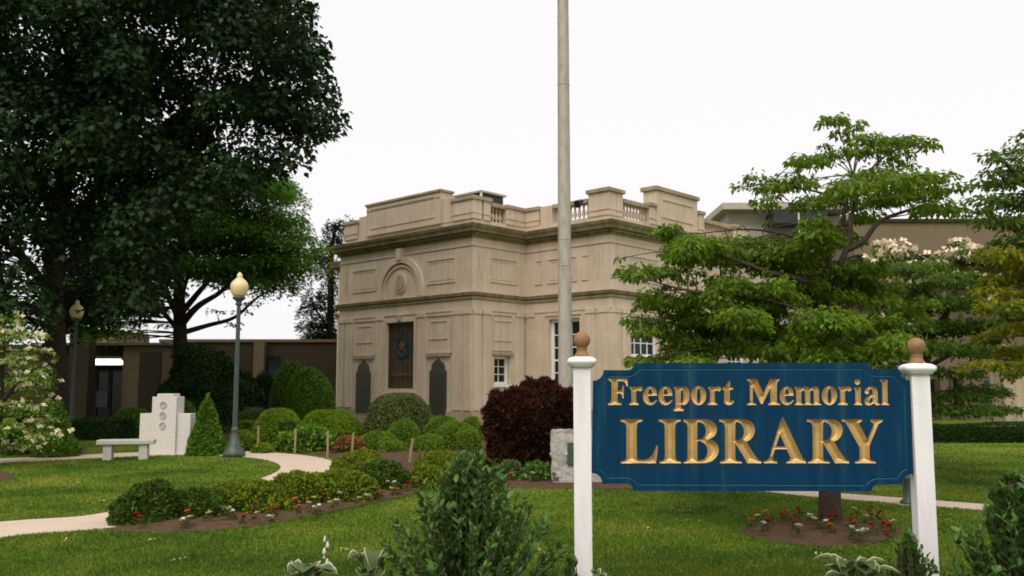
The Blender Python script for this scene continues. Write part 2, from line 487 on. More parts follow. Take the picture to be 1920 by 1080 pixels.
def leaf_quads(P, D, Nn, ln, wd, fold=0.25):
    """diamond leaves: base P, axis D, normal hint Nn, ln/wd arrays"""
    n = len(P)
    D = unit(D)
    S = unit(np.cross(D, Nn))
    U = np.cross(S, D)
    ln = np.broadcast_to(np.asarray(ln, float), (n,))[:, None]
    wd = np.broadcast_to(np.asarray(wd, float), (n,))[:, None]
    mid = P + D * ln * 0.45
    V = np.stack([P, mid + S * wd * 0.5 + U * wd * fold, P + D * ln, mid - S * wd * 0.5 + U * wd * fold], 1).reshape(-1, 3)
    Fq = np.arange(4 * n).reshape(n, 4)
    return V, Fq

def rand_unit(n):
    return unit(rng.normal(size=(n, 3)))

def cat_leaf(parts):
    """parts: list of (V,F,mi)"""
    VV = []; FF = []; MM = []; b = 0
    for V, Fq, mi in parts:
        VV.append(V); FF.append(Fq + b); MM.append(np.full(len(Fq), mi)); b += len(V)
    return np.concatenate(VV), np.concatenate(FF), np.concatenate(MM)

# ------------------------------------------------------------------ ground
lawn = MB()
gx = np.concatenate([np.linspace(-600, -30, 8), np.linspace(-25, 25, 26), np.linspace(30, 600, 8)])
gy = np.concatenate([np.linspace(-200, -5, 5), np.linspace(0, 60, 31), np.linspace(70, 1200, 10)])
V = [(x, y, 0) for y in gy for x in gx]
nx = len(gx)
Fq = [(j * nx + i, j * nx + i + 1, (j + 1) * nx + i + 1, (j + 1) * nx + i) for j in range(len(gy) - 1) for i in range(nx - 1)]
tag(mesh_np('lawn_ground', V, Fq, M['lawn']), 'mown green lawn spreading around the library', None, kind='structure')

def sheet(name, poly, z, mat, mound=0.0, step=0.25):
    """flat polygon sheet at height z triangulated by CDT, optional mound of loose relief"""
    P = [Vector((float(p[0]), float(p[1]))) for p in poly]
    n = len(P)
    pts = list(P)
    if mound:
        A = np.array([(p.x, p.y) for p in P]); lo = A.min(0); hi = A.max(0)
        gx, gy = np.meshgrid(np.arange(lo[0], hi[0], step), np.arange(lo[1], hi[1], step))
        Q = np.stack([gx.ravel(), gy.ravel()], 1) + rng.uniform(-.3, .3, (gx.size, 2)) * step
        Q = Q[inpoly(Q, A)]
        pts += [Vector((float(q[0]), float(q[1]))) for q in Q]
    ed = [(i, (i + 1) % n) for i in range(n)]
    vo, eo, fo, *_ = delaunay_2d_cdt(pts, ed, [], 0, 1e-5)
    A = np.array([(v.x, v.y) for v in vo])
    fo = [f for f in fo]
    cen = np.array([A[list(f)].mean(0) for f in fo])
    ok = inpoly(cen, [(p.x, p.y) for p in P])
    Z = np.full(len(A), z)
    if mound:
        PA = np.array([(p.x, p.y) for p in P])
        d = np.min(np.linalg.norm(A[:, None, :] - np.repeat(PA, 1, 0)[None], axis=2), axis=1)
        A3 = np.column_stack([A, np.zeros(len(A))])
        Z = z + np.minimum(d / 0.5, 1) * mound * (0.35 + 0.9 * vnoise(A3, 2.3, 3)) * (np.arange(len(A)) >= n)
    return mesh_np(name, np.column_stack([A, Z]), [f for f, k in zip(fo, ok) if k], mat, smooth=bool(mound))

def ribbon(name, cl_px, width, z, mat):
    c = smooth_open([G(*p)[:2] for p in cl_px], 8)
    t = np.gradient(c, axis=0); t /= np.linalg.norm(t, axis=1, keepdims=True)
    nrm = np.column_stack([-t[:, 1], t[:, 0]])
    w = np.broadcast_to(np.asarray(width, float), (len(c),))[:, None] / 2
    Lp, Rp = c + nrm * w, c - nrm * w
    poly = np.concatenate([Lp, Rp[::-1]])
    n = len(c)
    V = np.column_stack([np.concatenate([Lp, Rp]), np.full(2 * n, z)])
    Vb = V.copy(); Vb[:, 2] = -0.05
    V = np.concatenate([V, Vb])
    Fq = [(i, n + i, n + i + 1, i + 1) for i in range(n - 1)]
    Fq += [(i, i + 1, 2 * n + i + 1, 2 * n + i) for i in range(n - 1)] + [(n + i + 1, n + i, 3 * n + i, 3 * n + i + 1) for i in range(n - 1)]
    return mesh_np(name, V, Fq, mat), poly

path_main, PATH1 = ribbon('garden_path', [(-420, 1075), (-200, 1028), (0, 994), (215, 976), (400, 938), (530, 906), (580, 884), (575, 869), (530, 858), (455, 851.5), (380, 850), (300, 851), (200, 855), (80, 861), (-60, 868), (-250, 880)], 1.15, 0.016, M['concrete_path'])
tag(path_main, 'pale concrete garden path curling around the grass island', None, kind='structure')
path_right, PATH2 = ribbon('side_path', [(1250, 895), (1400, 913), (1520, 927), (1660, 938), (1800, 949), (1960, 962), (2300, 992)], 0.62, 0.016, M['concrete_path'])
tag(path_right, 'narrow pale path behind the sign and dogwood trunk', None, kind='structure')

def gp(pts): return [G(*p)[:2] for p in pts]
BED1 = smooth_closed(gp([(192, 992), (300, 999), (430, 993), (540, 977), (660, 952), (772, 927), (800, 905), (740, 893), (640, 893), (560, 910), (470, 930), (350, 952), (235, 966)]), 4)
BED2 = smooth_closed(gp([(440, 840), (520, 846), (612, 857), (645, 868), (640, 884), (700, 893), (790, 905), (850, 908), (950, 915), (1080, 917), (1190, 916), (1230, 900), (1200, 860), (1100, 822), (960, 806), (760, 800), (560, 798), (430, 806)]), 4)
BED3 = smooth_closed(gp([(1385, 995), (1440, 980), (1540, 973), (1640, 979), (1695, 998), (1640, 1020), (1540, 1026), (1440, 1014)]), 4)
BED4 = smooth_closed(gp([(-90, 895), (-40, 880), (0, 884), (28, 893), (10, 902), (-50, 908)]), 4)
BED5 = smooth_closed(gp([(-250, 858), (0, 853), (150, 851), (160, 846), (120, 835), (-250, 835)]), 4)
for P_, l in ((BED1, 'brown mulch bed along the low front hedge'), (BED2, 'brown mulch bed under the clipped shrubs by the library'), (BED3, 'round brown mulch bed around the dogwood trunk'), (BED4, 'small mulch patch in the grass at the left edge'), (BED5, 'mulch strip under the cone evergreens at left')):
    tag(sheet('mulch_bed', P_, 0.008, M['mulch'], 0.05, 0.22), l, None, kind='structure')
EXCL = [PATH1, PATH2, BED1, BED2, BED3, BED4, BED5]

# grass blades: dense near the lens, thinning and widening with distance
def grass():
    n = 680000
    Y = 1 / rng.uniform(1 / 26.0, 1 / 4.6, n)
    X = rng.uniform(-0.86, 0.86, n) * Y
    P = np.column_stack([X, Y])
    keep = np.ones(n, bool)
    for e in EXCL:
        keep &= ~inpoly(P, e)
    P = P[keep]; Y = Y[keep]; n = len(P)
    h = (0.020 + 0.018 * rng.random(n)) * (0.8 + 0.4 * vnoise(np.column_stack([P, np.zeros(n)]), 1.3, 9))
    w = 0.0035 + 0.0009 * Y
    a = rng.uniform(0, 2 * np.pi, n)
    dx = np.column_stack([np.cos(a), np.sin(a)])
    lean = rng.normal(size=(n, 2)) * 0.016
    b1 = np.column_stack([P - dx * w[:, None] / 2, np.zeros(n) + .001])
    b2 = np.column_stack([P + dx * w[:, None] / 2, np.zeros(n) + .001])
    tp = np.column_stack([P + lean, h])
    V = np.stack([b1, b2, tp], 1).reshape(-1, 3)
    return mesh_np('grass', V, np.arange(3 * n).reshape(n, 3), M['blade'])
tag(grass(), 'short mown grass blades covering the lawn', None, kind='stuff')

def weeds():
    n = 90
    Y = 1 / rng.uniform(1 / 16.0, 1 / 7.2, n); X = rng.uniform(-.6, .6, n) * Y
    P = np.column_stack([X, Y]); keep = np.ones(n, bool)
    for e in EXCL: keep &= ~inpoly(P, e)
    P = P[keep]; parts = []
    for p in P:
        m = rng.integers(3, 9); r_ = rng.uniform(.02, .06)
        q = np.column_stack([p + rng.normal(size=(m, 2)) * r_, rng.uniform(.025, .04, m)])
        parts.append((*leaf_quads(q, rand_unit(m) * (1, 1, .3), np.tile((0, 0, 1.0), (m, 1)), .035, .022), int(rng.random() < .35)))
    V, F_, mi = cat_leaf(parts)
    return mesh_np('lawn_weeds', V, F_, [L['juniper'], L['yellowpetal']], None, mi)
tag(weeds(), 'pale clover specks and fallen petals scattered in the near lawn', None, kind='stuff')

# ------------------------------------------------------------------ library building
A0 = AT(885, 722, 35.0)
ROT = math.atan2(0.729, 0.6846)
lib = empty('library_building', (A0[0], A0[1], 0), ROT)
tag(lib, 'ornate tan limestone library with balustraded roof and arched memorial facade', 'building')
W = 8.6
FP = [(0, 0), (3.05, 0), (3.05, -4.36), (14.2, -4.36), (14.2, 12.96), (3.05, 12.96), (3.05, W), (0, W)]

def offset_poly(P, d):
    n = len(P); out = []
    for i in range(n):
        p0, p1, p2 = np.array(P[i - 1]), np.array(P[i]), np.array(P[(i + 1) % n])
        e1 = (p1 - p0) / np.linalg.norm(p1 - p0); e2 = (p2 - p1) / np.linalg.norm(p2 - p1)
        n1 = np.array((e1[1], -e1[0])); n2 = np.array((e2[1], -e2[0]))
        k = d / (1 + n1 @ n2)
        out.append(p1 + (n1 + n2) * k)
    return out

def sweep(name, prof, P, mat, parent, mats=None, mi=None):
    V = []; F = []; m_i = []
    n = len(P)
    for (d, z) in prof:
        V += [(q[0], q[1], z) for q in offset_poly(P, d)]
    for j in range(len(prof) - 1):
        for i in range(n):
            F.append((j * n + i, j * n + (i + 1) % n, (j + 1) * n + (i + 1) % n, (j + 1) * n + i))
            m_i.append(mi[j] if mi else 0)
    return mesh_np(name, V, F, mats or mat, parent, m_i)

# walls with real openings
def wall_face(p0, p1, z0, z1, ops, depth=0.28):
    """p0->p1 in plan with outward normal (dy,-dx); ops = (u0,u1,za,zb)"""
    p0 = np.array(p0, float); p1 = np.array(p1, float)
    Lg = np.linalg.norm(p1 - p0); e = (p1 - p0) / Lg; nrm = np.array((e[1], -e[0]))
    us = sorted({0, Lg, *[o[0] for o in ops], *[o[1] for o in ops]})
    zs = sorted({z0, z1, *[o[2] for o in ops], *[o[3] for o in ops]})
    mb = MB()
    pt = lambda u, z, d=0: (*(p0 + e * u - nrm * d), z)
    for i in range(len(us) - 1):
        for j in range(len(zs) - 1):
            uc = (us[i] + us[i + 1]) / 2; zc = (zs[j] + zs[j + 1]) / 2
            if any(o[0] < uc < o[1] and o[2] < zc < o[3] for o in ops): continue
            mb.add([pt(us[i], zs[j]), pt(us[i + 1], zs[j]), pt(us[i + 1], zs[j + 1]), pt(us[i], zs[j + 1])], [(0, 1, 2, 3)])
    for (a, b, c, d_) in ops:
        for q in ([(a, c), (a, d_)], [(b, d_), (b, c)], [(b, c), (a, c)], [(a, d_), (b, d_)]):
            mb.add([pt(*q[0]), pt(*q[1]), pt(*q[1], depth), pt(*q[0], depth)], [(0, 1, 2, 3)])
        mb.add([pt(a, c, depth), pt(b, c, depth), pt(b, d_, depth), pt(a, d_, depth)], [(0, 1, 2, 3)])
    return mb

OP_MAIN = [(3.40, 5.20, 1.45, 4.22)]                 # on facade measured from y=0 upward; wall runs (0,W)->(0,0)
OP_SIDE = [(1.22, 2.14, 1.62, 2.74)]
OP_FRONT = [(1.25, 2.85, 0.95, 4.22)]
OP_RIGHT = [(1.30, 3.20, 2.72, 4.22), (5.2, 7.1, 1.6, 4.22), (8.4, 10.2, 1.6, 4.22)]
ZT = 7.55
flip = lambda ops, Lg: [(Lg - b, Lg - a, c, d) for a, b, c, d in ops]
wall_face((0, W), (0, 0), 0, ZT, flip(OP_MAIN, W), 0.22).build('facade_wall', M['stone'], lib)
wall_face((0, 0), (3.05, 0), 0, ZT, OP_SIDE).build('wing_side_wall', M['stone'], lib)
wall_face((3.05, 0), (3.05, -4.36), 0, ZT, OP_FRONT).build('front_wall', M['stone'], lib)
wall_face((3.05, -4.36), (14.2, -4.36), 0, ZT, OP_RIGHT).build('right_wall', M['stone'], lib)
wb = MB()
for a, b in (((14.2, -4.36), (14.2, 12.96)), ((14.2, 12.96), (3.05, 12.96)), ((3.05, 12.96), (3.05, W)), ((3.05, W), (0, W))):
    m_ = wall_face(a, b, 0, ZT, [])
    wb.add(m_.v, m_.f)
wb.build('rear_wall', M['stone'], lib)
mesh_np('flat_roof', [(x, y, 7.84) for x, y in FP], [list(range(8))], M['roofgrey'], lib)

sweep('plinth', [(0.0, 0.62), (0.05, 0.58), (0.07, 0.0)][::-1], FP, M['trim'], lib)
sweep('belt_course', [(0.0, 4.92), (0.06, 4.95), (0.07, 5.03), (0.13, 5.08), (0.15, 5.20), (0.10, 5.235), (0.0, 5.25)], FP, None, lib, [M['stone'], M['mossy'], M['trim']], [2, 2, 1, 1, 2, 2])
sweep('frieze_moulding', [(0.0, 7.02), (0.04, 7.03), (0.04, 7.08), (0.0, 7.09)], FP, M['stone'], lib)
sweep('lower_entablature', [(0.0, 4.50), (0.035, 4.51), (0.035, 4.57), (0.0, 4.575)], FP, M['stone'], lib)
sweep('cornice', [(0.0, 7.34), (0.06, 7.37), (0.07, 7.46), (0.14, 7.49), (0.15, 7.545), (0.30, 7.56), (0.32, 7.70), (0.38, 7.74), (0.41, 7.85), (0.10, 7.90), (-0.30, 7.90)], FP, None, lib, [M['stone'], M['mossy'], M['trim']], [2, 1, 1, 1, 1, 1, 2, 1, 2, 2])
# dentil strip
db = MB()
def along(p0, p1, step):
    p0 = np.array(p0, float); p1 = np.array(p1, float); Lg = np.linalg.norm(p1 - p0)
    e = (p1 - p0) / Lg
    return [(p0 + e * u, e) for u in np.arange(step / 2, Lg, step)]
for a, b in (((0, W), (0, 0)), ((0, 0), (3.05, 0)), ((3.05, 0), (3.05, -4.36)), ((3.05, -4.36), (14.2, -4.36))):
    for p, e in along(a, b, 0.17):
        nr = np.array((e[1], -e[0]))
        c = p + nr * 0.11
        V = [(*(c + e * sx * 0.045 + nr * sy * 0.05), z) for z in (7.462, 7.532) for sx, sy in ((-1, -1), (1, -1), (1, 1), (-1, 1))]
        db.add(V, [(0, 3, 2, 1), (4, 5, 6, 7), (0, 1, 5, 4), (1, 2, 6, 5), (2, 3, 7, 6), (3, 0, 4, 7)])
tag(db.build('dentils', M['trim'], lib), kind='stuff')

# facade coordinate helper: t along facade (local y), d outward from x=0 -> local (-d, t)
class Face:
    def __init__(s, p0, e, parent=lib):
        s.p0 = np.array(p0, float); s.e = np.array(e, float); s.n = np.array((s.e[1], -s.e[0])); s.parent = parent
    def flipn(s):
        s.n = -s.n; return s
    def pt(s, u, z, d=0.0):
        q = s.p0 + s.e * u + s.n * d
        return (q[0], q[1], z)
    def box(s, mb, u0, u1, z0, z1, d0, d1, mi=0):
        V = [s.pt(u, z, d) for z in (z0, z1) for u, d in ((u0, d0), (u1, d0), (u1, d1), (u0, d1))]
        mb.add(V, [(0, 3, 2, 1), (4, 5, 6, 7), (0, 1, 5, 4), (1, 2, 6, 5), (2, 3, 7, 6), (3, 0, 4, 7)], mi)
        return mb
    def one(s, name, u0, u1, z0, z1, d0, d1, mat, parent=None, bevel=0.0):
        return s.box(MB(), u0, u1, z0, z1, d0, d1).build(name, mat, parent or s.parent, bevel=bevel)
    def frame(s, name, u0, u1, z0, z1, w, d1, mat, parent=None, d0=-0.002):
        mb = MB()
        s.box(mb, u0, u1, z1 - w, z1, d0, d1); s.box(mb, u0, u1, z0, z0 + w, d0, d1)
        s.box(mb, u0, u0 + w, z0 + w, z1 - w, d0, d1); s.box(mb, u1 - w, u1, z0 + w, z1 - w, d0, d1)
        return mb.build(name, mat, parent or s.parent)
    def prism(s, name, pts, d0, d1, mat, parent=None, mats=None):
        n = len(pts)
        V = [s.pt(u, z, d0) for u, z in pts] + [s.pt(u, z, d1) for u, z in pts]
        F = [list(range(n)), list(range(2 * n - 1, n - 1, -1))] + [(i, (i + 1) % n, n + (i + 1) % n, n + i) for i in range(n)]
        return mesh_np(name, V, F, mat, parent or s.parent)

FA = Face((0, 0), (0, 1)).flipn()          # memorial facade, u = t from the near corner
FB = Face((0, 0), (1, 0))                  # wing side
FC = Face((3.05, 0), (0, -1))              # front of main block
FC.n = np.array((-1.0, 0))
FD = Face((3.05, -4.36), (1, 0))           # right flank

def window_unit(face, u0, u1, z0, z1, depth, cols, rows, frame=0.07, mun=0.03, name='window'):
    w = empty(name); w.parent = lib
    d = -depth
    face.frame('frame', u0 + 0.003, u1 - 0.003, z0 + 0.003, z1 - 0.003, frame, d + 0.10, M['winwhite'], w, d + 0.004)
    face.one('pane', u0 + frame, u1 - frame, z0 + frame, z1 - frame, d + 0.025, d + 0.035, M['glass'], w)
    mb = MB()
    iu0, iu1, iz0, iz1 = u0 + frame, u1 - frame, z0 + frame, z1 - frame
    for i in range(1, cols):
        u = iu0 + (iu1 - iu0) * i / cols
        face.one('muntin', u - mun / 2, u + mun / 2, iz0, iz1, d + 0.036, d + 0.065, M['winwhite'], w)
    for j in range(1, rows):
        z = iz0 + (iz1 - iz0) * j / rows
        ww = mun * (1.9 if (rows >= 6 and j == rows // 2) else 1)
        face.one('muntin', iu0, iu1, z - ww / 2, z + ww / 2, d + 0.0365, d + 0.0655, M['winwhite'], w)
    face.one('sill', u0 - 0.06, u1 + 0.06, z0 - 0.10, z0 - 0.002, -0.02, 0.06, M['winwhite'] if name == 'window' else M['stone'], w)
    return w

window_unit(FB, *OP_SIDE[0], 0.28, 2, 3, frame=0.10)
window_unit(FC, *OP_FRONT[0], 0.28, 3, 6, frame=0.13, mun=0.04)
window_unit(FD, *OP_RIGHT[0], 0.28, 4, 3, frame=0.09, mun=0.04)
window_unit(FD, *OP_RIGHT[1], 0.28, 4, 5, frame=0.09, mun=0.04)
window_unit(FD, *OP_RIGHT[2], 0.28, 4, 5, frame=0.09, mun=0.04)

# memorial facade: pilasters, panels, tablets, bronze window, arch
def pil(face, u0, u1, z0=0.62, z1=4.50, d=0.07):
    face.one('pilaster', u0, u1, z0, z1 - 0.16, -0.01, d, M['stone'], bevel=0.01)
    face.one('capital', u0 - 0.03, u1 + 0.03, z1 - 0.155, z1 - 0.005, -0.012, d + 0.03, M['stone'], bevel=0.01)
for a, b in ((0.04, 0.42), (0.56, 1.06), (2.72, 3.18), (5.42, 5.88), (7.54, 8.04), (8.18, 8.56)):
    pil(FA, a, b)
for a, b in ((0.04, 0.42), (0.56, 0.98), (2.52, 2.9)):
    pil(FB, a, b)
for a, b in ((0.12, 0.5), (3.24, 3.64), (3.80, 4.32)):
    pil(FC, a, b)
for a, b in ((0.04, 0.55), (0.72, 1.10), (3.5, 3.95), (4.4, 4.9), (7.4, 7.9), (10.6, 11.1)):
    pil(FD, a, b)
for u0, u1 in ((1.12, 2.66), (5.94, 7.48)):
    FA.frame('panel_moulding', u0, u1, 2.86, 4.42, 0.06, 0.045, M['stone'])
    c = (u0 + u1) / 2
    FA.frame('panel_moulding', c - 0.52, c + 0.52, 3.42, 4.16, 0.035, 0.03, M['stone'])
    FA.one('tablet_lintel', c - 0.70, c + 0.70, 2.74, 2.83, -0.01, 0.10, M['trim'])
    # bronze tablet with ogee head
    pts = [(-0.47, 0.42), (0.47, 0.42), (0.47, 2.12), (0.43, 2.20), (0.35, 2.22), (0.36, 2.34), (0.30, 2.46), (0.18, 2.54), (0.08, 2.58), (0.0, 2.68),
           (-0.08, 2.58), (-0.18, 2.54), (-0.30, 2.46), (-0.36, 2.34), (-0.35, 2.22), (-0.43, 2.20), (-0.47, 2.12)]
    tb = FA.prism('bronze_tablet', [(c + u, z) for u, z in pts], 0.0, 0.09, M['bronze'])
    rows_ = MB()
    for k in range(18):
        z = 0.58 + k * 0.085
        FA.box(rows_, c - 0.36, c + 0.36 - 0.08 * (k % 3), z, z + 0.028, 0.0905, 0.097)
    tag(rows_.build('raised_text_rows', M['bronze'], tb), kind='stuff')
# window surround
FA.frame('window_surround', 3.26, 5.34, 1.30, 4.36, 0.14, 0.05, M['stone'])
FA.one('window_sill', 3.2, 5.4, 1.12, 1.295, -0.01, 0.16, M['stone'], bevel=0.015)
FA.prism('keystone_bracket', [(4.20, 4.26), (4.40, 4.26), (4.44, 4.48), (4.16, 4.48)], 0.0, 0.14, M['trim'])
bw = empty('bronze_window'); bw.parent = lib
FA.one('panel', 3.405, 5.195, 1.455, 4.215, -0.21, -0.15, M['bronze_window'], bw)
FA.frame('frame', 3.405, 5.195, 1.455, 4.215, 0.07, -0.10, M['bronze_window'], bw, -0.149)
gb = MB()
for k in range(1, 6):
    u = 3.495 + (5.105 - 3.495) * k / 6
    FA.one('lead_bar', u - 0.012, u + 0.012, 1.55, 4.12, -0.1495, -0.135, M['dark'], bw)
for k in range(1, 9):
    z = 1.55 + 2.57 * k / 9
    FA.one('lead_bar', 3.495, 5.105, z - 0.012, z + 0.012, -0.1493, -0.1353, M['dark'], bw)
FA.one('inscription_band', 3.62, 4.98, 1.98, 2.12, -0.1349, -0.122, M['rust'], bw)
cu, cz = 4.30, 3.22
wr = MB()
for k in range(26):
    a = 2 * math.pi * k / 26
    for rr, tw in ((0.38, 0.7), (0.50, -0.7), (0.44, 0.0)):
        ca, sa = math.cos(a + tw * .1), math.sin(a + tw * .1)
        ctr = np.array((cu + rr * ca, cz + rr * sa))
        ax = np.array((-math.sin(a + tw), math.cos(a + tw))) * 0.10; bx_ = np.array((ax[1], -ax[0])) * 0.45
        q = [ctr - ax, ctr + bx_, ctr + ax, ctr - bx_]
        V = [FA.pt(p[0], p[1], -0.13) for p in q] + [FA.pt(*ctr, -0.095)]
        wr.add(V, [(0, 1, 4), (1, 2, 4), (2, 3, 4), (3, 0, 4), (3, 2, 1, 0)])
tag(wr.build('wreath', M['teal'], bw), kind='stuff')
sp = []
for k in range(10):
    r_ = 0.30 if k % 2 == 0 else 0.12
    a = math.pi / 2 + k * math.pi / 5
    sp.append((cu + r_ * math.cos(a), cz + r_ * math.sin(a)))
FA.prism('star', sp, -0.134, -0.10, M['rust'], bw)

# arch over the belt course
def arch_ring(name, r0, r1, zc, d1, mat):
    o = []; i_ = []
    n = 26
    for k in range(n + 1):
        a = math.pi * k / n
        o.append((4.30 + r1 * math.cos(a), zc + r1 * math.sin(a))); i_.append((4.30 + r0 * math.cos(a), zc + r0 * math.sin(a)))
    o = [(4.30 + r1, 5.25)] + o + [(4.30 - r1, 5.25)]; i_ = [(4.30 + r0, 5.25)] + i_ + [(4.30 - r0, 5.25)]
    V = []; F = []
    m = len(o)
    for d in (-0.005, d1):
        V += [FA.pt(*p, d) for p in o] + [FA.pt(*p, d) for p in i_]
    for k in range(m - 1):
        F += [(2 * m + k, 2 * m + k + 1, 3 * m + k + 1, 3 * m + k), (k, k + 1, 2 * m + k + 1, 2 * m + k), (m + k, 3 * m + k, 3 * m + k + 1, m + k + 1)]
    return mesh_np(name, V, F, mat, lib)
arch_ring('arch_moulding', 1.22, 1.48, 5.50, 0.12, M['stone'])
arch_ring('arch_inner_moulding', 1.08, 1.18, 5.46, 0.06, M['stone'])
FA.prism('keystone', [(4.18, 6.84), (4.42, 6.84), (4.48, 7.32), (4.12, 7.32)], 0.0, 0.18, M['stone'])
md = [(4.30 + 0.36 * math.cos(2 * math.pi * k / 28), 5.88 + 0.42 * math.sin(2 * math.pi * k / 28)) for k in range(28)]
FA.prism('medallion', md, 0.0, 0.07, M['stone'])
md2 = [(4.30 + 0.27 * math.cos(2 * math.pi * k / 28), 5.88 + 0.32 * math.sin(2 * math.pi * k / 28)) for k in range(28)]
FA.prism('medallion_boss', md2, 0.071, 0.10, M['trim'])
for face, u0, u1, z0, z1 in ((FA, 0.95, 2.66, 5.66, 6.66), (FA, 5.94, 7.65, 5.66, 6.66), (FB, 0.95, 2.55, 5.66, 6.66), (FC, 0.55, 0.95, 5.66, 6.66), (FC, 1.2, 2.75, 5.66, 6.66), (FC, 3.0, 3.35, 5.66, 6.66), (FD, 1.2, 3.3, 5.66, 6.66), (FD, 4.6, 7.4, 5.66, 6.66), (FD, 8.2, 10.4, 5.66, 6.66)):
    FA_ = face
    FA_.frame('panel_moulding', u0, u1, z0, z1, 0.045, 0.035, M['stone'])
    FA_.frame('panel_moulding', u0 + 0.13, u1 - 0.13, z0 + 0.13, z1 - 0.13, 0.02, 0.015, M['stone'])
for face, u in ((FA, 0.45), (FA, 8.15), (FB, 0.45), (FC, 3.8), (FD, 0.5)):   # small carved drops
    face.prism('carved_drop', [(u - 0.09, 6.68), (u + 0.09, 6.68), (u + 0.07, 6.2), (u, 5.7), (u - 0.07, 6.2)], 0.0, 0.06, M['stone'])
FB.frame('panel_moulding', 1.16, 2.24, 3.34, 4.16, 0.035, 0.03, M['stone'])
FB.one('window_lintel', 1.10, 2.28, 2.78, 2.86, -0.01, 0.09, M['trim'])
FB.frame('window_surround', 1.12, 2.24, 2.95, 4.42, 0.05, 0.04, M['stone'])
FC.frame('window_surround', 1.0, 3.06, 0.80, 4.45, 0.10, 0.045, M['stone'])
FD.one('window_lintel', 1.2, 3.3, 4.25, 4.36, -0.01, 0.08, M['trim'])

# parapet
SB = 0.16
PIN = offset_poly(FP, -SB)
sweep('parapet_base', [(-SB, 7.90), (-SB, 8.14), (-SB - 0.42, 8.14), (-SB - 0.42, 7.86)], FP, M['stone'], lib)

def pier(face, u0, u1, ztop, d0=-0.62, d1=-0.10, name='parapet_pier', cap=0.06):
    p_ = face.one(name, u0, u1, 8.142, ztop - 0.16, d0, d1, M['stone'], bevel=0.012)
    face.one('pier_cap', u0 - cap, u1 + cap, ztop - 0.158, ztop, d0 - cap, d1 + cap, M['trim'], p_, bevel=0.02)
    face.one('base_moulding', u0 - 0.02, u1 + 0.02, 8.36, 8.42, d0 - 0.02, d1 + 0.03, M['stone'], p_)
    return p_
# facade parapet with raised attic
pier(FA, 0.10, 1.30, 9.06)
pier(FA, 7.55, 8.5, 8.98)
FA.one('attic_step', 1.37, 1.96, 8.142, 9.16, -0.62, -0.13, M['stone'], bevel=0.012)
FA.one('attic_step', 6.82, 7.48, 8.142, 9.10, -0.62, -0.16, M['stone'], bevel=0.012)
at = FA.one('attic_block', 1.97, 6.81, 8.142, 9.46, -0.75, -0.06, M['stone'], bevel=0.012)
FA.one('attic_cap', 1.90, 6.88, 9.462, 9.57, -0.80, 0.0, M['trim'], at, bevel=0.02)
FA.frame('panel_moulding', 2.25, 6.5, 8.42, 9.32, 0.04, -0.03, M['stone'], at, -0.062)
FA.one('attic_joint', 1.98, 6.80, 9.22, 9.25, -0.065, -0.04, M['trim'], at)

BAL = MB()
BAL.lathe([(0.07, 0), (0.07, 0.05), (0.04, 0.07), (0.045, 0.11), (0.085, 0.22), (0.075, 0.30), (0.045, 0.42), (0.04, 0.50), (0.055, 0.52), (0.055, 0.54), (0.07, 0.55), (0.07, 0.60)], 10)
bal0 = BAL.build('baluster', M['stone'], lib, smooth=True)
_first = [True]
def balustrade(face, u0, u1, n, ztop=8.92):
    for k in range(n):
        u = u0 + (u1 - u0) * (k + 0.5) / n
        if _first[0]:
            b = bal0; _first[0] = False
        else:
            b = bal0.copy(); COL.objects.link(b); b.parent = lib
        b.location = face.pt(u, 8.144, -0.37)
    face.one('top_rail', u0 - 0.001, u1 + 0.001, 8.745, ztop, -0.55, -0.13, M['trim'], bevel=0.02)
# wing side
pier(FB, -0.0 + 0.72, 1.12, 9.06, d0=-0.62, d1=-0.105)
balustrade(FB, 1.18, 2.0, 4)
pier(FB, 2.05, 2.55, 8.95)
pier(FB, 2.60, 3.62, 8.95, d1=-0.13)
# main block front
pier(FC, -0.11, 0.62, 8.945, d1=-0.135)
FC.one('parapet_panel', 0.69, 1.32, 8.142, 8.9, -0.5, -0.16, M['stone'])
balustrade(FC, 1.36, 3.16, 8)
pier(FC, 3.24, 4.24, 9.22, d1=-0.12, cap=0.08)
# right flank
pier(FD, 0.64, 1.05, 9.22, d1=-0.115, cap=0.08)
balustrade(FD, 1.14, 2.86, 8)
pier(FD, 2.90, 3.28, 9.02)
ab = FD.one('attic_block', 3.34, 6.50, 8.142, 9.60, -0.75, -0.10, M['stone'], bevel=0.012)
FD.one('attic_cap', 3.24, 6.60, 9.602, 9.78, -0.84, -0.02, M['trim'], ab, bevel=0.02)
FD.frame('panel_moulding', 3.7, 6.1, 8.5, 9.3, 0.05, -0.06, M['stone'], ab, -0.102)
FD.one('birdlike_ornament', 4.7, 5.0, 9.782, 9.86, -0.6, -0.3, M['dark'])  # flat dark box standing in for a bird-like shape on the attic
pier(FD, 6.62, 7.05, 9.20)
balustrade(FD, 7.1, 9.6, 11)
pier(FD, 9.65, 11.0, 9.0)
# rooftop hatch behind the facade attic
rh = MB().box(1.2, 2.5, 0.75, 2.6, 7.842, 9.42).build('roof_hatch', M['dark'], lib)
MB().box(1.1, 2.6, 0.65, 2.7, 9.422, 9.50).build('hatch_lid', M['roofgrey'], rh)
MB().box(1.12, 1.19, 0.67, 0.74, 7.842, 9.42).build('hatch_corner_post', M['winwhite'], rh)
# floodlight clamped to the parapet
fl = MB(); fl.tube([FC.pt(3.15, 8.78, 0.02), FC.pt(3.15, 8.80, 0.25)], [0.02, 0.02], 6); fl.tube([FC.pt(3.15, 8.74, 0.20), FC.pt(3.15, 8.60, 0.46)], [0.10, 0.16], 10)
fl.build('floodlight', M['dark'], lib)

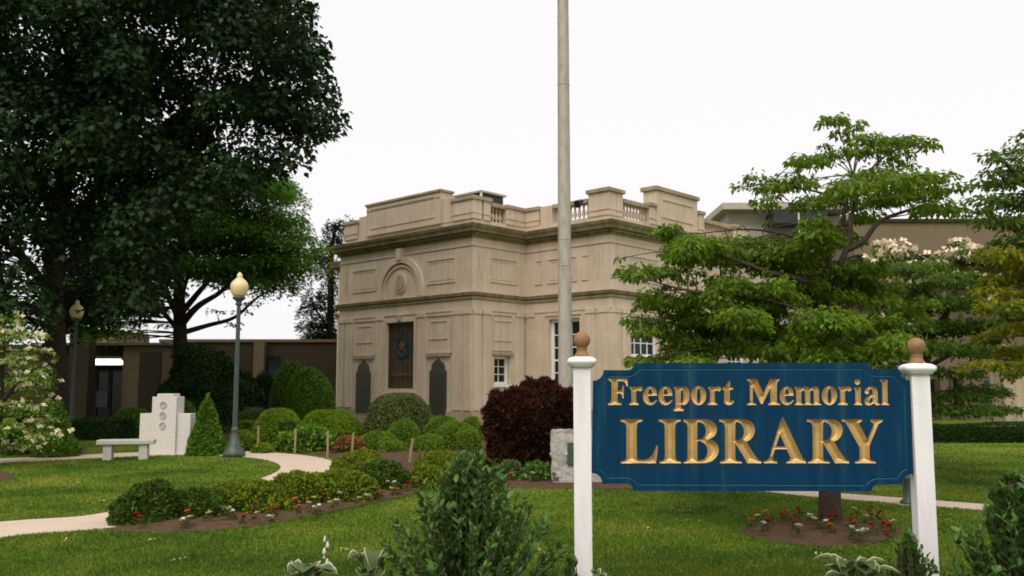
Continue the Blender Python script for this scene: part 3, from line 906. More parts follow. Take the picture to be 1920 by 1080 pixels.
# ------------------------------------------------------------------ modern annexes
anx = empty('low_annex', (0, 0, 0))
tag(anx, 'low flat-roofed brown modern annex with dark glass entrance at far left', 'building')
def P3(px, py, Y): return AT(px, py, Y)
def slab(name, x0, x1, ytop, ybot, Y, dep, mat, parent, z0=None, z1=None):
    a = P3(x0, ytop, Y); b = P3(x1, ybot, Y)
    zt = a[2] if z1 is None else z1
    zb = (max(b[2], 0) if ybot < 790 else 0) if z0 is None else z0
    return MB().box(a[0], b[0], Y, Y + dep, zb, zt).build(name, mat, parent)
slab('wall', 300, 660, 640, 800, 47.0, 8, M['annex'], anx)
slab('roof_coping', 298, 664, 636, 641.5, 46.9, 8.2, M['annex_light'], anx)
slab('wall_fin', 476, 491, 642, 800, 46.5, 0.48, M['annex_light'], anx)
slab('window_recess', 493, 524, 668, 740, 46.97, 0.06, M['glass'], anx)
slab('wall_fin', 312, 326, 642, 800, 46.5, 0.48, M['annex_light'], anx)
slab('wall', 232, 299, 648, 800, 42.0, 12, M['annex_light'], anx)
slab('wall_panel', 262, 296, 660, 800, 41.92, 0.07, M['annex'], anx)
slab('entrance_fascia', 60, 232, 646, 668, 42.6, 1.0, M['annex'], anx)
slab('fascia_coping', 58, 310, 642.5, 647, 41.8, 11, M['annex_light'], anx)
slab('canopy_soffit', 60, 231, 668.5, 676, 43.0, 4, M['annex_light'], anx)
slab('entrance_back_wall', -160, 231, 676, 800, 46.5, 1, M['annex'], anx)
slab('penthouse', 165, 212, 618, 646, 50, 5, M['annex_fascia'], anx)
for x in (156, 181, 207):
    d_ = empty('entrance_door'); d_.parent = anx
    slab('pane', x, x + 24, 694, 800, 46.3, 0.06, M['glass'], d_)
    a = P3(x, 694, 46.2); b = P3(x + 24.4, 694, 46.2)
    mb = MB()
    mb.box(a[0], a[0] + .06, 46.2, 46.29, 0, a[2]).box(b[0] - .06, b[0], 46.2, 46.29, 0, a[2]).box(a[0] + .06, b[0] - .06, 46.2, 46.29, a[2] - .08, a[2])
    mb.build('frame', M['dark'], d_)
slab('notice', 181, 201, 733, 763, 46.1, 0.05, M['lamp_metal'], anx)
slab('brown_pillar', 132, 160, 612, 800, 40.5, 0.7, M['annex'], anx)
slab('wall', -260, 131, 646, 800, 45.0, 6, M['annex'], anx)
lt = empty('ceiling_light_strip'); 
lt.parent = anx
for x0, x1 in ((158, 179.5), (180.5, 203), (204, 226)):
    slab('light_tube', x0, x1, 673, 684, 42.95, 0.25, M['tube_light'], lt)

ran = empty('tall_annex', (0, 0, 0))
tag(ran, 'brown modern wing with ribbed fascia behind the dogwoods at right', 'building')
def rbox(name, x0, x1, ytop, ybot, Y, dep, mat, par=ran): return slab(name, x0, x1, ytop, ybot, Y, dep, mat, par)
rbox('ribbed_fascia', 1600, 2300, 416, 478, 40, 9, M['annex_fascia'])
rbox('roof_coping', 1596, 2304, 410, 416.4, 39.9, 9.2, M['annex'])
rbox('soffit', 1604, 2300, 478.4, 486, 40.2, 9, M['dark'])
rbox('wall', 1640, 2300, 486.5, 800, 42.5, 6, M['annex_fascia'])
rbox('brown_pier', 1762, 1780, 700, 800, 41.8, 0.6, M['annex_light'])
rbox('brown_pier', 1806, 1826, 700, 800, 41.8, 0.6, M['annex_light'])
for x0, x1 in ((1784, 1804), (1700, 1758)):
    w = empty('window'); w.parent = ran
    slab('pane', x0, x1, 690, 780, 42.4, 0.05, M['glass'], w)
    a = P3(x0, 690, 42.35); b = P3(x1, 780, 42.35)
    mb = MB(); mb.box(a[0] - .08, a[0], 42.3, 42.45, b[2], a[2]).box(b[0], b[0] + .08, 42.3, 42.45, b[2], a[2]).box(a[0] - .08, b[0] + .08, 42.3, 42.45, a[2], a[2] + .08)
    mb.build('frame', M['annex_light'], w)
rbox('low_wall', 1880, 2300, 690, 800, 36, 1, M['trim'])
rbox('blue_panel', 1848, 1866, 712, 745, 42.3, 0.1, M['groove'])

ph = empty('rooftop_penthouse', (0, 0, 0))
tag(ph, 'pale grey rooftop penthouse with shaded underside behind the balustrade', 'building')
slab('wall', 1365, 1545, 392, 800, 52, 8, M['roofgrey'], ph)
slab('side_wall', 1546, 1660, 405, 800, 52.5, 7, M['roofgrey'], ph)
slab('roof_slab', 1355, 1600, 380, 392, 51.0, 9.5, M['roofgrey'], ph)
slab('shaded_underside', 1450, 1552, 394, 418, 50.2, 1.5, M['dark'], ph)  # near-black box paints in the shade beneath the roof slab
slab('canopy_post', 1497, 1501, 394, 470, 50.0, 0.15, M['winwhite'], ph)

# ------------------------------------------------------------------ sign
PL = AT(1112, 722, 6.95); PR = AT(1708, 722, 6.78)
e_u = (PR - PL); WB = np.linalg.norm(e_u); e_u /= WB
n_s = np.array((e_u[1], -e_u[0], 0.0))       # towards the camera
sgn = empty('library_sign', (0, 0, 0))
mid = (PL + PR) / 2
sgn.location = (mid[0], mid[1], 0)
sgn.rotation_euler = (0, 0, math.atan2(e_u[1], e_u[0]))
tag(sgn, 'blue carved wooden sign with gold lettering between two white posts', 'sign')
# local frame: x along board, y away from camera, z up ; board front face at y=0
def px2uv(px, py):
    d = ray(px, py)
    k = ((mid - C0) @ n_s) / (d @ n_s)
    q = C0 + d * k - np.array((mid[0], mid[1], 0))
    return (q @ e_u, q[2])

def zoomer(sx, ox, oy=695.0):
    return lambda pts: [(ox + x / sx, oy + y / sx) for x, y in pts]
z1, z2, z3, z4 = zoomer(10.667, 1130), zoomer(10.667, 1290), zoomer(12, 1390), zoomer(12, 1520)
z5, z6, z7 = zoomer(9.39, 1150, 770), zoomer(9.39, 1330, 770), zoomer(9.39, 1480, 770)
def circ(cx, cy, rx, ry, n=40): return [(cx + rx * math.cos(2 * math.pi * k / n), cy + ry * math.sin(2 * math.pi * k / n)) for k in range(n)]
def bowl(arc, x): 
    a = [tuple(q) for q in smooth_open(arc, 4)]
    return [(x, a[0][1])] + a + [(x, a[-1][1])]
def sm(p, n=4): return [tuple(q) for q in smooth_closed(p, n)]
# glyph = list of (outline, [holes])
GL = {}
GL['F'] = (z1, [([(115,155),(495,155),(507,300),(480,310),(458,255),(425,218),(380,207),(305,207),(300,400),(340,400),(372,385),(392,335),(403,295),(425,298),(420,547),(398,550),(385,485),(360,457),(300,455),(300,570),(312,628),(370,645),(375,685),(105,685),(108,645),(163,628),(175,570),(180,260),(165,215),(118,188)], [])])
GL['r'] = (z1, [([(535,320),(660,318),(668,352),(700,322),(740,312),(782,325),(800,360),(786,400),(745,415),(712,396),(688,396),(668,420),(672,605),(686,638),(720,650),(720,685),(530,685),(532,650),(566,638),(576,605),(572,400),(556,362),(535,345)], [])])
GL['e'] = (z1, [([(1085,500),(1080,430),(1055,360),(1010,322),(955,308),(895,325),(840,380),(810,455),(803,520),(820,600),(865,660),(930,690),(985,685),(1040,655),(1090,592),(1070,575),(1030,618),(985,632),(940,610),(918,560),(914,500)], [[(914,462),(920,395),(945,352),(968,370),(984,425),(986,462)]])])
GL['p'] = (z1, [([(1425,325),(1552,318),(1560,352),(1563,700),(1578,747),(1620,765),(1620,805),(1420,805),(1422,765),(1448,747),(1456,700),(1452,400),(1440,365),(1425,350)], []),
               (sm([(1555,350),(1600,320),(1650,312),(1700,345),(1730,420),(1738,500),(1725,590),(1690,650),(1640,685),(1590,680),(1552,655),(1545,500)], 3), [[(1564,400),(1585,375),(1605,400),(1616,480),(1612,570),(1595,630),(1575,642),(1564,615)]])])
GL['o'] = (z2, [(circ(212, 495, 153, 195), [circ(214, 495, 36, 146)])])
GL['t'] = (z2, [([(690,340),(740,312),(780,262),(812,207),(840,203),(840,330),(900,333),(896,377),(838,380),(835,570),(846,612),(870,615),(900,585),(920,605),(900,652),(850,685),(800,690),(745,670),(722,622),(720,560),(722,392),(694,377)], [])])
GL['M'] = (z2, [([(1175,165),(1368,165),(1390,195),(1505,455),(1492,665),(1455,665),(1285,300),(1240,218),(1178,195)], []),
               ([(1232,220),(1302,300),(1296,605),(1312,643),(1360,655),(1360,685),(1180,685),(1184,655),(1225,643),(1240,605)], []),
               ([(1492,665),(1455,640),(1500,460),(1625,195),(1645,165),(1700,165),(1690,260)], []),
               ([(1640,165),(1830,165),(1825,192),(1787,228),(1777,300),(1777,605),(1792,642),(1845,655),(1845,685),(1600,685),(1604,655),(1638,642),(1650,605)], [])])
GL['m'] = (z3, [([(1190,365),(1330,360),(1345,420),(1350,705),(1365,737),(1392,747),(1392,772),(1195,772),(1195,747),(1222,737),(1232,705),(1230,440),(1215,402),(1190,390)], []),
               ([(1335,420),(1390,365),(1460,350),(1520,375),(1545,440),(1550,705),(1565,737),(1588,747),(1588,772),(1405,772),(1405,747),(1428,737),(1436,705),(1430,470),(1400,432),(1345,470)], []),
               ([(1535,420),(1590,365),(1660,350),(1720,375),(1745,440),(1750,705),(1765,737),(1795,747),(1795,772),(1603,772),(1603,747),(1624,737),(1632,705),(1626,470),(1595,432),(1545,470)], [])])
GL['i'] = (z4, [([(975,375),(1125,370),(1130,705),(1140,737),(1162,747),(1162,772),(975,772),(975,747),(998,737),(1006,705),(1000,440),(975,400)], []), (circ(1050, 252, 62, 66, 24), [])])
GL['a'] = (z4, [([(1210,470),(1228,410),(1280,368),(1360,350),(1440,365),(1490,410),(1507,480),(1510,690),(1528,735),(1565,735),(1560,760),(1512,780),(1452,765),(1424,730),(1370,765),(1300,785),(1235,765),(1205,710),(1218,640),(1270,583),(1350,543),(1393,510),(1385,440),(1350,407),(1315,420),(1308,460),(1315,500),(1270,530),(1222,510)], [[(1395,590),(1345,620),(1322,670),(1338,718),(1370,712),(1395,680)]])])
GL['l'] = (z4, [([(1560,205),(1725,195),(1730,705),(1742,737),(1765,747),(1765,772),(1583,772),(1583,747),(1604,737),(1612,705),(1605,270),(1590,240),(1560,230)], [])])
GL['L'] = (z5, [([(130,150),(510,150),(510,185),(445,202),(416,245),(410,400),(415,830),(440,862),(560,862),(640,830),(700,760),(740,665),(762,605),(785,618),(780,720),(750,925),(130,925),(135,895),(208,875),(232,830),(230,300),(220,235),(190,205),(130,190)], [])])
GL['I'] = (z5, [([(800,150),(1185,150),(1185,185),(1122,202),(1092,250),(1085,400),(1090,820),(1112,872),(1195,895),(1195,925),(815,925),(815,895),(888,872),(908,820),(905,300),(895,240),(860,203),(800,185)], [])])
GL['B'] = (z5, [([(1230,150),(1478,150),(1478,925),(1235,925),(1235,900),(1288,880),(1308,840),(1308,280),(1290,222),(1235,190)], []),
               (bowl([(1478,150),(1600,150),(1720,175),(1800,250),(1825,330),(1800,420),(1730,480),(1650,515),(1540,527),(1478,527)], 1440), [sm([(1481,216),(1540,210),(1600,250),(1630,340),(1615,430),(1560,488),(1481,496)], 3)]),
               (bowl([(1478,508),(1640,508),(1750,527),(1830,590),(1855,680),(1835,780),(1760,870),(1650,916),(1540,925),(1478,925)], 1440), [sm([(1481,546),(1560,552),(1630,610),(1660,700),(1645,790),(1600,848),(1540,862),(1481,855)], 3)])])
GL['R'] = (z6, [([(170,150),(458,150),(456,840),(480,877),(575,895),(575,925),(190,925),(190,895),(258,877),(278,830),(275,280),(257,222),(215,195),(172,190)], []),
               (bowl([(456,150),(560,150),(690,168),(770,230),(800,320),(785,420),(730,500),(650,540),(540,547),(456,547)], 430), [sm([(460,216),(510,206),(560,235),(600,300),(610,380),(595,450),(550,503),(460,512)], 3)]),
               ([(440,515),(560,520),(655,540),(720,660),(850,855),(920,890),(915,925),(665,925),(600,800),(465,585)], [])])
GL['A'] = (z6, [([(1240,210),(1288,112),(1312,300),(1250,400),(1115,805),(1125,862),(1195,892),(1195,925),(955,925),(955,895),(1030,865),(1062,810)], []),
               ([(1268,160),(1298,112),(1345,205),(1640,830),(1700,890),(1705,925),(1355,925),(1355,895),(1412,872),(1432,830),(1248,425)], []),
               ([(1160,628),(1345,628),(1362,678),(1150,678)], [])])
GL['Y'] = (z7, [([(920,150),(1280,150),(1275,185),(1222,215),(1380,520),(1410,600),(1415,830),(1437,872),(1525,895),(1525,925),(1155,925),(1155,895),(1223,872),(1240,830),(1235,640),(1010,240),(975,197),(920,180)], []),
               ([(1365,535),(1478,265),(1483,222),(1430,190),(1430,155),(1645,155),(1635,190),(1570,237),(1418,600),(1380,612)], [])])
# placement: char, left edge px of traced glyph, left edge px wanted, scale
def leftpx(ch):
    zf, shp = GL[ch]
    return min(p[0] for o, h in shp for p in zf(o))
TEXT = [('F', 1139.8), ('r', 1179.7), ('e', 1205.3), ('e', 1234.2), ('p', 1263.1), ('o', 1295.5), ('r', 1327.0), ('t', 1354.7), ('M', 1400.2), ('e', 1461.6), ('m', 1489.2), ('o', 1540.8), ('r', 1571.3), ('i', 1601.2), ('a', 1620.4), ('l', 1650.0),
        ('L', 1163.8), ('I', 1235.2), ('B', 1281.0), ('R', 1348.1), ('A', 1431.7), ('R', 1512.6), ('Y', 1578.0)]

def build_letter(ch, left):
    zf, shp = GL[ch]
    dx = left - leftpx(ch)
    polys = []
    for o, hs_ in shp:
        polys.append(([px2uv(x + dx, y) for x, y in zf(o)], [[px2uv(x + dx, y) for x, y in zf(h)] for h in hs_]))
    def inside(Q):
        r = np.zeros(len(Q), bool)
        for o, hs_ in polys:
            k = inpoly(Q, o)
            for h in hs_: k &= ~inpoly(Q, h)
            r |= k
        return r
    pts = []; ed = []
    def loop(P):
        # subdivide edges so the groove walls are smooth
        out = []
        for i in range(len(P)):
            a = np.array(P[i]); b = np.array(P[(i + 1) % len(P)])
            k = max(1, int(np.linalg.norm(b - a) / 0.011))
            out += [a + (b - a) * j / k for j in range(k)]
        s = len(pts)
        pts.extend(out); n = len(out)
        ed.extend([(s + i, s + (i + 1) % n) for i in range(n)])
    for o, hs_ in polys:
        loop(o)
        for h in hs_: loop(h)
    A = np.array(pts); lo, hi = A.min(0), A.max(0)
    step = 0.0075 if ch in 'LIBRAY' else 0.0055
    gx, gy = np.meshgrid(np.arange(lo[0], hi[0], step), np.arange(lo[1], hi[1], step))
    Q = np.stack([gx.ravel(), gy.ravel()], 1); Q[:, 0] += ((np.round((Q[:, 1] - lo[1]) / step)) % 2) * step / 2
    Q = Q[inside(Q)]
    allp = [Vector((float(p[0]), float(p[1]))) for p in list(A) + list(Q)]
    vo, eo, fo, *_ = delaunay_2d_cdt(allp, ed, [], 0, 1e-6)
    B = np.array([(v.x, v.y) for v in vo])
    tri = np.array([list(f) for f in fo if len(f) == 3])
    ins = inside(B[tri].mean(1))
    cnt = {}
    for t_, k in zip(tri, ins):
        for a, b in ((t_[0], t_[1]), (t_[1], t_[2]), (t_[2], t_[0])):
            key = (min(a, b), max(a, b)); cnt.setdefault(key, []).append(bool(k))
    bnd = [k for k, v in cnt.items() if (len(v) == 1 and v[0]) or (len(v) == 2 and v[0] != v[1])]
    E0 = B[[b[0] for b in bnd]]; E1 = B[[b[1] for b in bnd]]
    tri = tri[ins]
    d = np.full(len(B), 1e9)
    used = np.unique(tri)
    ev = E1 - E0; el = (ev ** 2).sum(1) + 1e-12
    for i in used:
        w = B[i] - E0
        t_ = np.clip((w * ev).sum(1) / el, 0, 1)
        d[i] = np.sqrt((((w - ev * t_[:, None]) ** 2).sum(1)).min())
    d[d < 1e-5] = 0
    depth = np.minimum(d * 1.25, 0.032)
    V = np.column_stack([B[:, 0], depth, B[:, 1]])
    remap = -np.ones(len(B), int); remap[used] = np.arange(len(used))
    T = remap[tri]
    # orient towards the camera (-y)
    a, b, c = B[tri[:, 0]], B[tri[:, 1]], B[tri[:, 2]]
    cr = (b[:, 0] - a[:, 0]) * (c[:, 1] - a[:, 1]) - (b[:, 1] - a[:, 1]) * (c[:, 0] - a[:, 0])
    T[cr < 0] = T[cr < 0][:, ::-1]
    return V[used], T, [(tuple(B[i]), tuple(B[j])) for i, j in bnd]

# board outline with scooped corners
def corner(px, py, sx, sy):
    """from the vertical edge to the horizontal one; px,py = outer corner pixel; sx,sy point inward"""
    seq = [(20 * math.sin(t), 13 + 20 * math.cos(t)) for t in np.linspace(0, math.pi / 2, 8)] + [(65 + 13 * math.sin(t), 13 * math.cos(t)) for t in np.linspace(0, math.pi / 2, 7)]
    return [px2uv(px + sx * a, py + sy * b) for a, b in seq]
TL = corner(1112, 681, 1, 1); TR = corner(1706.5, 680, -1, 1)[::-1]
BR = corner(1712, 921.5, -1, -1); BL = corner(1109.5, 920, 1, -1)[::-1]
OUT = TL + TR + BR + BL                        # clockwise seen from the camera
OUTA = np.array(OUT)
def inset(P, d):
    return np.array(offset_poly([tuple(p) for p in P[::-1]], -d))[::-1]
BT = 0.055
letters = []
segs = []
for ch, left in TEXT:
    Vl, Tl, bd = build_letter(ch, left)
    letters.append((ch, Vl, Tl)); segs += bd
g1 = inset(OUTA, 0.040); g2 = inset(OUTA, 0.052)
pts = []; ed = []
idx = {}
def pid(p):
    k = (round(p[0], 6), round(p[1], 6))
    if k not in idx:
        idx[k] = len(pts); pts.append(Vector((float(p[0]), float(p[1]))))
    return idx[k]
for a, b in segs: ed.append((pid(a), pid(b)))
for P in (OUTA, g1, g2):
    ids = [pid(p) for p in P]
    ed += [(ids[i], ids[(i + 1) % len(ids)]) for i in range(len(ids))]
vo, eo, fo, *_ = delaunay_2d_cdt(pts, ed, [], 0, 1e-7)
B = np.array([(v.x, v.y) for v in vo]); tri = np.array([list(f) for f in fo if len(f) == 3])
cen = B[tri].mean(1)
inb = inpoly(cen, OUTA)
# a triangle belongs to a letter when an odd number of letter boundary crossings lie to its right
S0 = np.array([s[0] for s in segs]); S1 = np.array([s[1] for s in segs])
inl = np.zeros(len(cen), bool)
for i, (x, y) in enumerate(cen):
    c_ = (S0[:, 1] > y) != (S1[:, 1] > y)
    xx = S0[c_, 0] + (y - S0[c_, 1]) * (S1[c_, 0] - S0[c_, 0]) / (S1[c_, 1] - S0[c_, 1])
    inl[i] = (np.count_nonzero(xx > x) % 2) == 1
ing = inpoly(cen, g1) & ~inpoly(cen, g2)
def front(mask, depth):
    t_ = tri[mask]
    a, b, c = B[t_[:, 0]], B[t_[:, 1]], B[t_[:, 2]]
    cr = (b[:, 0] - a[:, 0]) * (c[:, 1] - a[:, 1]) - (b[:, 1] - a[:, 1]) * (c[:, 0] - a[:, 0])
    t_[cr < 0] = t_[cr < 0][:, ::-1]
    return np.column_stack([B[:, 0], np.full(len(B), depth), B[:, 1]]), t_
mb = MB()
Vf, Tf = front(inb & ~inl & ~ing, 0.0)
mb.add(Vf, [tuple(t_) for t_ in Tf])
n = len(OUTA)
mb.add([(p[0], 0.0, p[1]) for p in OUTA] + [(p[0], BT, p[1]) for p in OUTA], [(i, n + i, n + (i + 1) % n, (i + 1) % n) for i in range(n)] + [tuple(range(2 * n - 1, n - 1, -1))])
board = mb.build('board', M['board'], sgn)
gm = MB()
k1, k2 = len(g1), len(g2)
gmid = inset(OUTA, 0.046)
gm.add([(p[0], 0, p[1]) for p in g1] + [(p[0], 0.006, p[1]) for p in gmid] + [(p[0], 0, p[1]) for p in g2],
       [(i, (i + 1) % k1, k1 + (i + 1) % k1, k1 + i) for i in range(k1)] + [(k1 + i, k1 + (i + 1) % k1, 2 * k1 + (i + 1) % k1, 2 * k1 + i) for i in range(k1)])
gm.build('border_groove', M['groove'], board)
for ch, Vl, Tl in letters:
    mesh_np('carved_letter', Vl, Tl, M['gold'], board)

# posts
HP = 0.067
def post(px, ycap, ypt):
    u, z = px2uv(px, ycap)
    p = MB().box(u - HP, u + HP, -HP + 0.03, HP + 0.03, -0.05, z - 0.035).build('post', M['white'], sgn, bevel=0.008)
    # square bullnosed cap on a thin neck
    cb = MB()
    cb.sqlathe([(0.085, -0.045), (0.095, -0.03), (0.100, -0.022), (0.112, -0.010), (0.113, 0.008), (0.104, 0.022), (0.080, 0.034), (0.05, 0.040)], 40, (u, 0.03, z))
    cb.build('post_cap', M['white'], p, smooth=True)
    fb = MB()
    k = 1.0
    prof = [(0.060, 0.036), (0.060, 0.048), (0.047, 0.062), (0.039, 0.080), (0.040, 0.094), (0.046, 0.103)]
    for j in range(13):
        a = -1.05 + (math.pi / 2 + 1.05) * j / 12
        prof.append((max(0.066 * math.cos(a), 0.001), 0.165 + 0.066 * math.sin(a)))
    fb.lathe(prof, 24, (u, 0.03, z))
    fb.build('finial', M['wood'], p, smooth=True)
post(1091.0, 678, 1)
post(1722.5, 691, 1)

# ------------------------------------------------------------------ flagpole, lamps, stones, bench
fp = AT(1060, 722, 18.6)
pm = MB()
zz = [0, 0.3, 3, 6, 9, 12, 15, 18, 21]
pm.lathe([(0.150 - 0.0033 * z if z > 0.2 else 0.20, z) for z in zz], 20, (0, 0, 0))
flag = empty('flagpole', (fp[0], fp[1], 0))
tag(flag, 'tall grey metal flagpole rising out of the top of the picture', 'flagpole')
pm.build('pole', M['pole'], flag, smooth=True)
for z in (4.05, 4.6, 7.9):
    MB().lathe([(0.150 - 0.0033 * z, -0.012), (0.156 - 0.0033 * z, -0.006), (0.156 - 0.0033 * z, 0.006), (0.150 - 0.0033 * z, 0.012)], 20, (0, 0, z)).build('pole_joint', M['pole'], flag, smooth=True)
MB().lathe([(0.42, 0), (0.42, 0.12), (0.34, 0.2), (0.2, 0.26)], 24).build('base_collar', M['granite'], flag, smooth=False)

def lamp(px, pybase, pytop, Y, label):
    b = AT(px, 722, Y); h = AT(px, pytop, Y)[2]
    o = empty('lamp_post', (b[0], b[1], 0))
    s = h / 4.15
    MB().lathe([(0.245, 0), (0.245, 0.10), (0.21, 0.14), (0.20, 0.18), (0.15, 0.22), (0.155, 0.26), (0.115, 0.31), (0.10, 0.44), (0.075, 0.50), (0.07, 0.56), (0.088, 0.60), (0.065, 0.66)], 16).build('lamp_base', M['lamp_metal'], o, smooth=True)
    pl = MB()
    prof = []
    n_ = 24
    V = []; F = []
    for j, z in enumerate((0.655, 2.0, 3.42)):
        for i in range(n_):
            r_ = (0.058 - 0.007 * j) * (1.0 if i % 2 else 0.86)
            V.append((r_ * math.cos(2 * math.pi * i / n_), r_ * math.sin(2 * math.pi * i / n_), z * s if z > 1 else z))
    for j in range(2):
        for i in range(n_):
            F.append((j * n_ + i, j * n_ + (i + 1) % n_, (j + 1) * n_ + (i + 1) % n_, (j + 1) * n_ + i))
    mesh_np('lamp_shaft', V, F, M['lamp_metal'], o)
    zt = 3.42 * s
    MB().lathe([(0.06, 0), (0.085, 0.03), (0.06, 0.06), (0.07, 0.10), (0.14, 0.15), (0.15, 0.19), (0.12, 0.20)], 16, (0, 0, zt - 0.005)).build('globe_holder', M['lamp_metal'], o, smooth=True)
    gl = MB().lathe([(0.11, 0.0), (0.16, 0.06), (0.195, 0.16), (0.205, 0.25), (0.185, 0.32), (0.13, 0.385), (0.085, 0.42), (0.07, 0.44)], 20, (0, 0, zt + 0.19)).build('globe', M['globe'], o, smooth=True)
    MB().lathe([(0.072, 0.44), (0.062, 0.46), (0.068, 0.49), (0.05, 0.53), (0.02, 0.56), (0.004, 0.575)], 14, (0, 0, zt + 0.19)).build('globe_finial', M['globe'], gl, smooth=True)
    tag(o, label, 'lamp post', 'acorn globe lamp posts')
    return o
lamp(443, 855, 513, 20.6, 'dark green lamp post with cream acorn globe where the path curves')
lamp(137, 800, 564, 27.5, 'smaller far lamp post with cream globe beside the brown pillar')

# small dark path bollard seen beside the right sign post
bp = G(1702, 946)
bo = empty('path_light', (bp[0], bp[1], 0))
MB().lathe([(0.10, 0), (0.10, 0.04), (0.055, 0.08), (0.05, 0.30), (0.075, 0.33), (0.075, 0.38), (0.02, 0.42)], 14).build('stand', M['lamp_metal'], bo, smooth=True)
MB().box(-0.14, 0.14, -0.14, 0.14, -0.02, 0.012).build('foot_plate', M['concrete_path'], bo)
tag(bo, 'short dark path light beside the right sign post', 'path light')

# stepped granite memorial
mp_ = G(312, 851)
mo = empty('stepped_monument', (mp_[0], mp_[1], 0), R(-6))
tag(mo, 'stepped pale granite memorial stone behind the bench', 'monument')
MB().box(-0.62, 0.62, -0.13, 0.13, -0.03, 0.94).build('lower_slab', M['granite'], mo, bevel=0.012)
MB().box(-0.30, 0.30, -0.20, 0.20, -0.03, 1.33).build('centre_slab', M['granite'], mo, bevel=0.012)
MB().box(-0.20, 0.20, -0.17, 0.17, 1.331, 1.40).build('crown_block', M['granite'], mo, bevel=0.012)
for z in (1.14, 0.90, 0.66):
    e_ = MB()
    V = []; F = []
    n_ = 22
    for i in range(n_):
        a = 2 * math.pi * i / n_
        for rr, yy in ((0.085, -0.199), (0.078, -0.222), (0.062, -0.222), (0.055, -0.199)):
            V.append((-0.02 + rr * math.cos(a), yy, z + rr * math.sin(a)))
    for i in range(n_):
        for j in range(3):
            F.append((i * 4 + j, i * 4 + j + 1, ((i + 1) % n_) * 4 + j + 1, ((i + 1) % n_) * 4 + j))
    e_.add(V, F)
    e_.build('carved_seal', M['rockface'], mo)
    sp = []
    for k in range(10):
        r_ = 0.048 if k % 2 == 0 else 0.02
        a = math.pi / 2 + k * math.pi / 5
        sp.append((-0.02 + r_ * math.cos(a), z + r_ * math.sin(a)))
    V = [(x, -0.205, zz_) for x, zz_ in sp] + [(-0.02, -0.217, z)]
    mesh_np('carved_emblem', V, [(i, (i + 1) % 10, 10) for i in range(10)], M['rockface'], mo)

bp = G(236, 861.5)
be = empty('stone_bench', (bp[0], bp[1], 0), R(14))
tag(be, 'backless grey stone bench on the lawn edge before the memorial', 'bench')
MB().box(-0.58, 0.58, -0.2, 0.2, 0.325, 0.43).build('seat', M['bench'], be, bevel=0.02)
for x in (-0.36, 0.36):
    MB().box(x - 0.09, x + 0.09, -0.15, 0.15, -0.02, 0.325).build('leg', M['bench'], be, bevel=0.015)

# rough granite marker with bronze plaque, partly behind the left sign post
sp_ = G(1082, 908)
so_ = empty('memorial_stone', (sp_[0], sp_[1], 0), R(2))
tag(so_, 'rough granite marker with green bronze plaque behind the left sign post', 'monument')
def rock(w, d, h, seed):
    n = 12
    V = []; F = []
    import itertools
    g = np.linspace(-1, 1, n)
    faces = []
    idx = {}
    def vid(x, y, z):
        k = (round(x, 4), round(y, 4), round(z, 4))
        if k not in idx:
            idx[k] = len(V); V.append([x * w / 2, y * d / 2, (z + 1) * h / 2])
        return idx[k]
    for ax in range(3):
        for s in (-1, 1):
            for i in range(n - 1):
                for j in range(n - 1):
                    q = []
                    for a, b in ((i, j), (i + 1, j), (i + 1, j + 1), (i, j + 1)):
                        p = [0, 0, 0]; p[ax] = s; p[(ax + 1) % 3] = g[a]; p[(ax + 2) % 3] = g[b]
                        q.append(vid(*p))
                    F.append(q if s > 0 else q[::-1])
    V = np.array(V)
    nz = np.stack([vnoise(V, 6, seed + k) - .5 for k in range(3)], 1) + 0.5 * np.stack([vnoise(V, 14, seed + 5 + k) - .5 for k in range(3)], 1)
    V = V + nz * np.array((0.09, 0.07, 0.06)) * np.minimum(1, V[:, 2:3] * 6)
    return V, F
V_, F_ = rock(0.80, 0.28, 0.90, 3)
V_[:, 2] -= 0.02
mesh_np('stone_block', V_, F_, M['rockface'], so_)
pq = MB().box(-0.17, 0.20, -0.185, -0.12, 0.33, 0.68).build('bronze_plaque', plain('green_bronze', (0.06, 0.10, 0.06), 0.5, metal=0.2, var=0.3, scale=12), so_, bevel=0.008)

# wooden stakes along the path
for px, pyb, pyt, Y, ln, l in ((487, 836, 798, 22.5, 0.0, 'thin pale wooden stake nearest the lamp post'), (556, 845, 803, 21.6, 0.01, 'thin grey wooden stake before the loose green shrub'),
                         (617, 855, 808, 20.5, 0.0, 'wooden stake at the path curve left of the reddish plants'), (662, 848, 812, 21.0, 0.03, 'wooden stake standing among the reddish low plants'), (769, 868, 822, 18.6, 0.07, 'leaning wooden stake before the dark gap in the cloud-pruned shrubs')):
    b = AT(px, 722, Y); top = AT(px, pyt, Y)[2]
    o = MB().tube([(0, 0, -0.05), (ln * 0.5, 0, top * 0.5), (ln, 0, top)], [0.030, 0.029, 0.027], 6).build('wooden_stake', M['stake'])
    o.location = (b[0], b[1], 0)
    tag(o, l, 'stake', 'wooden stakes along the path')

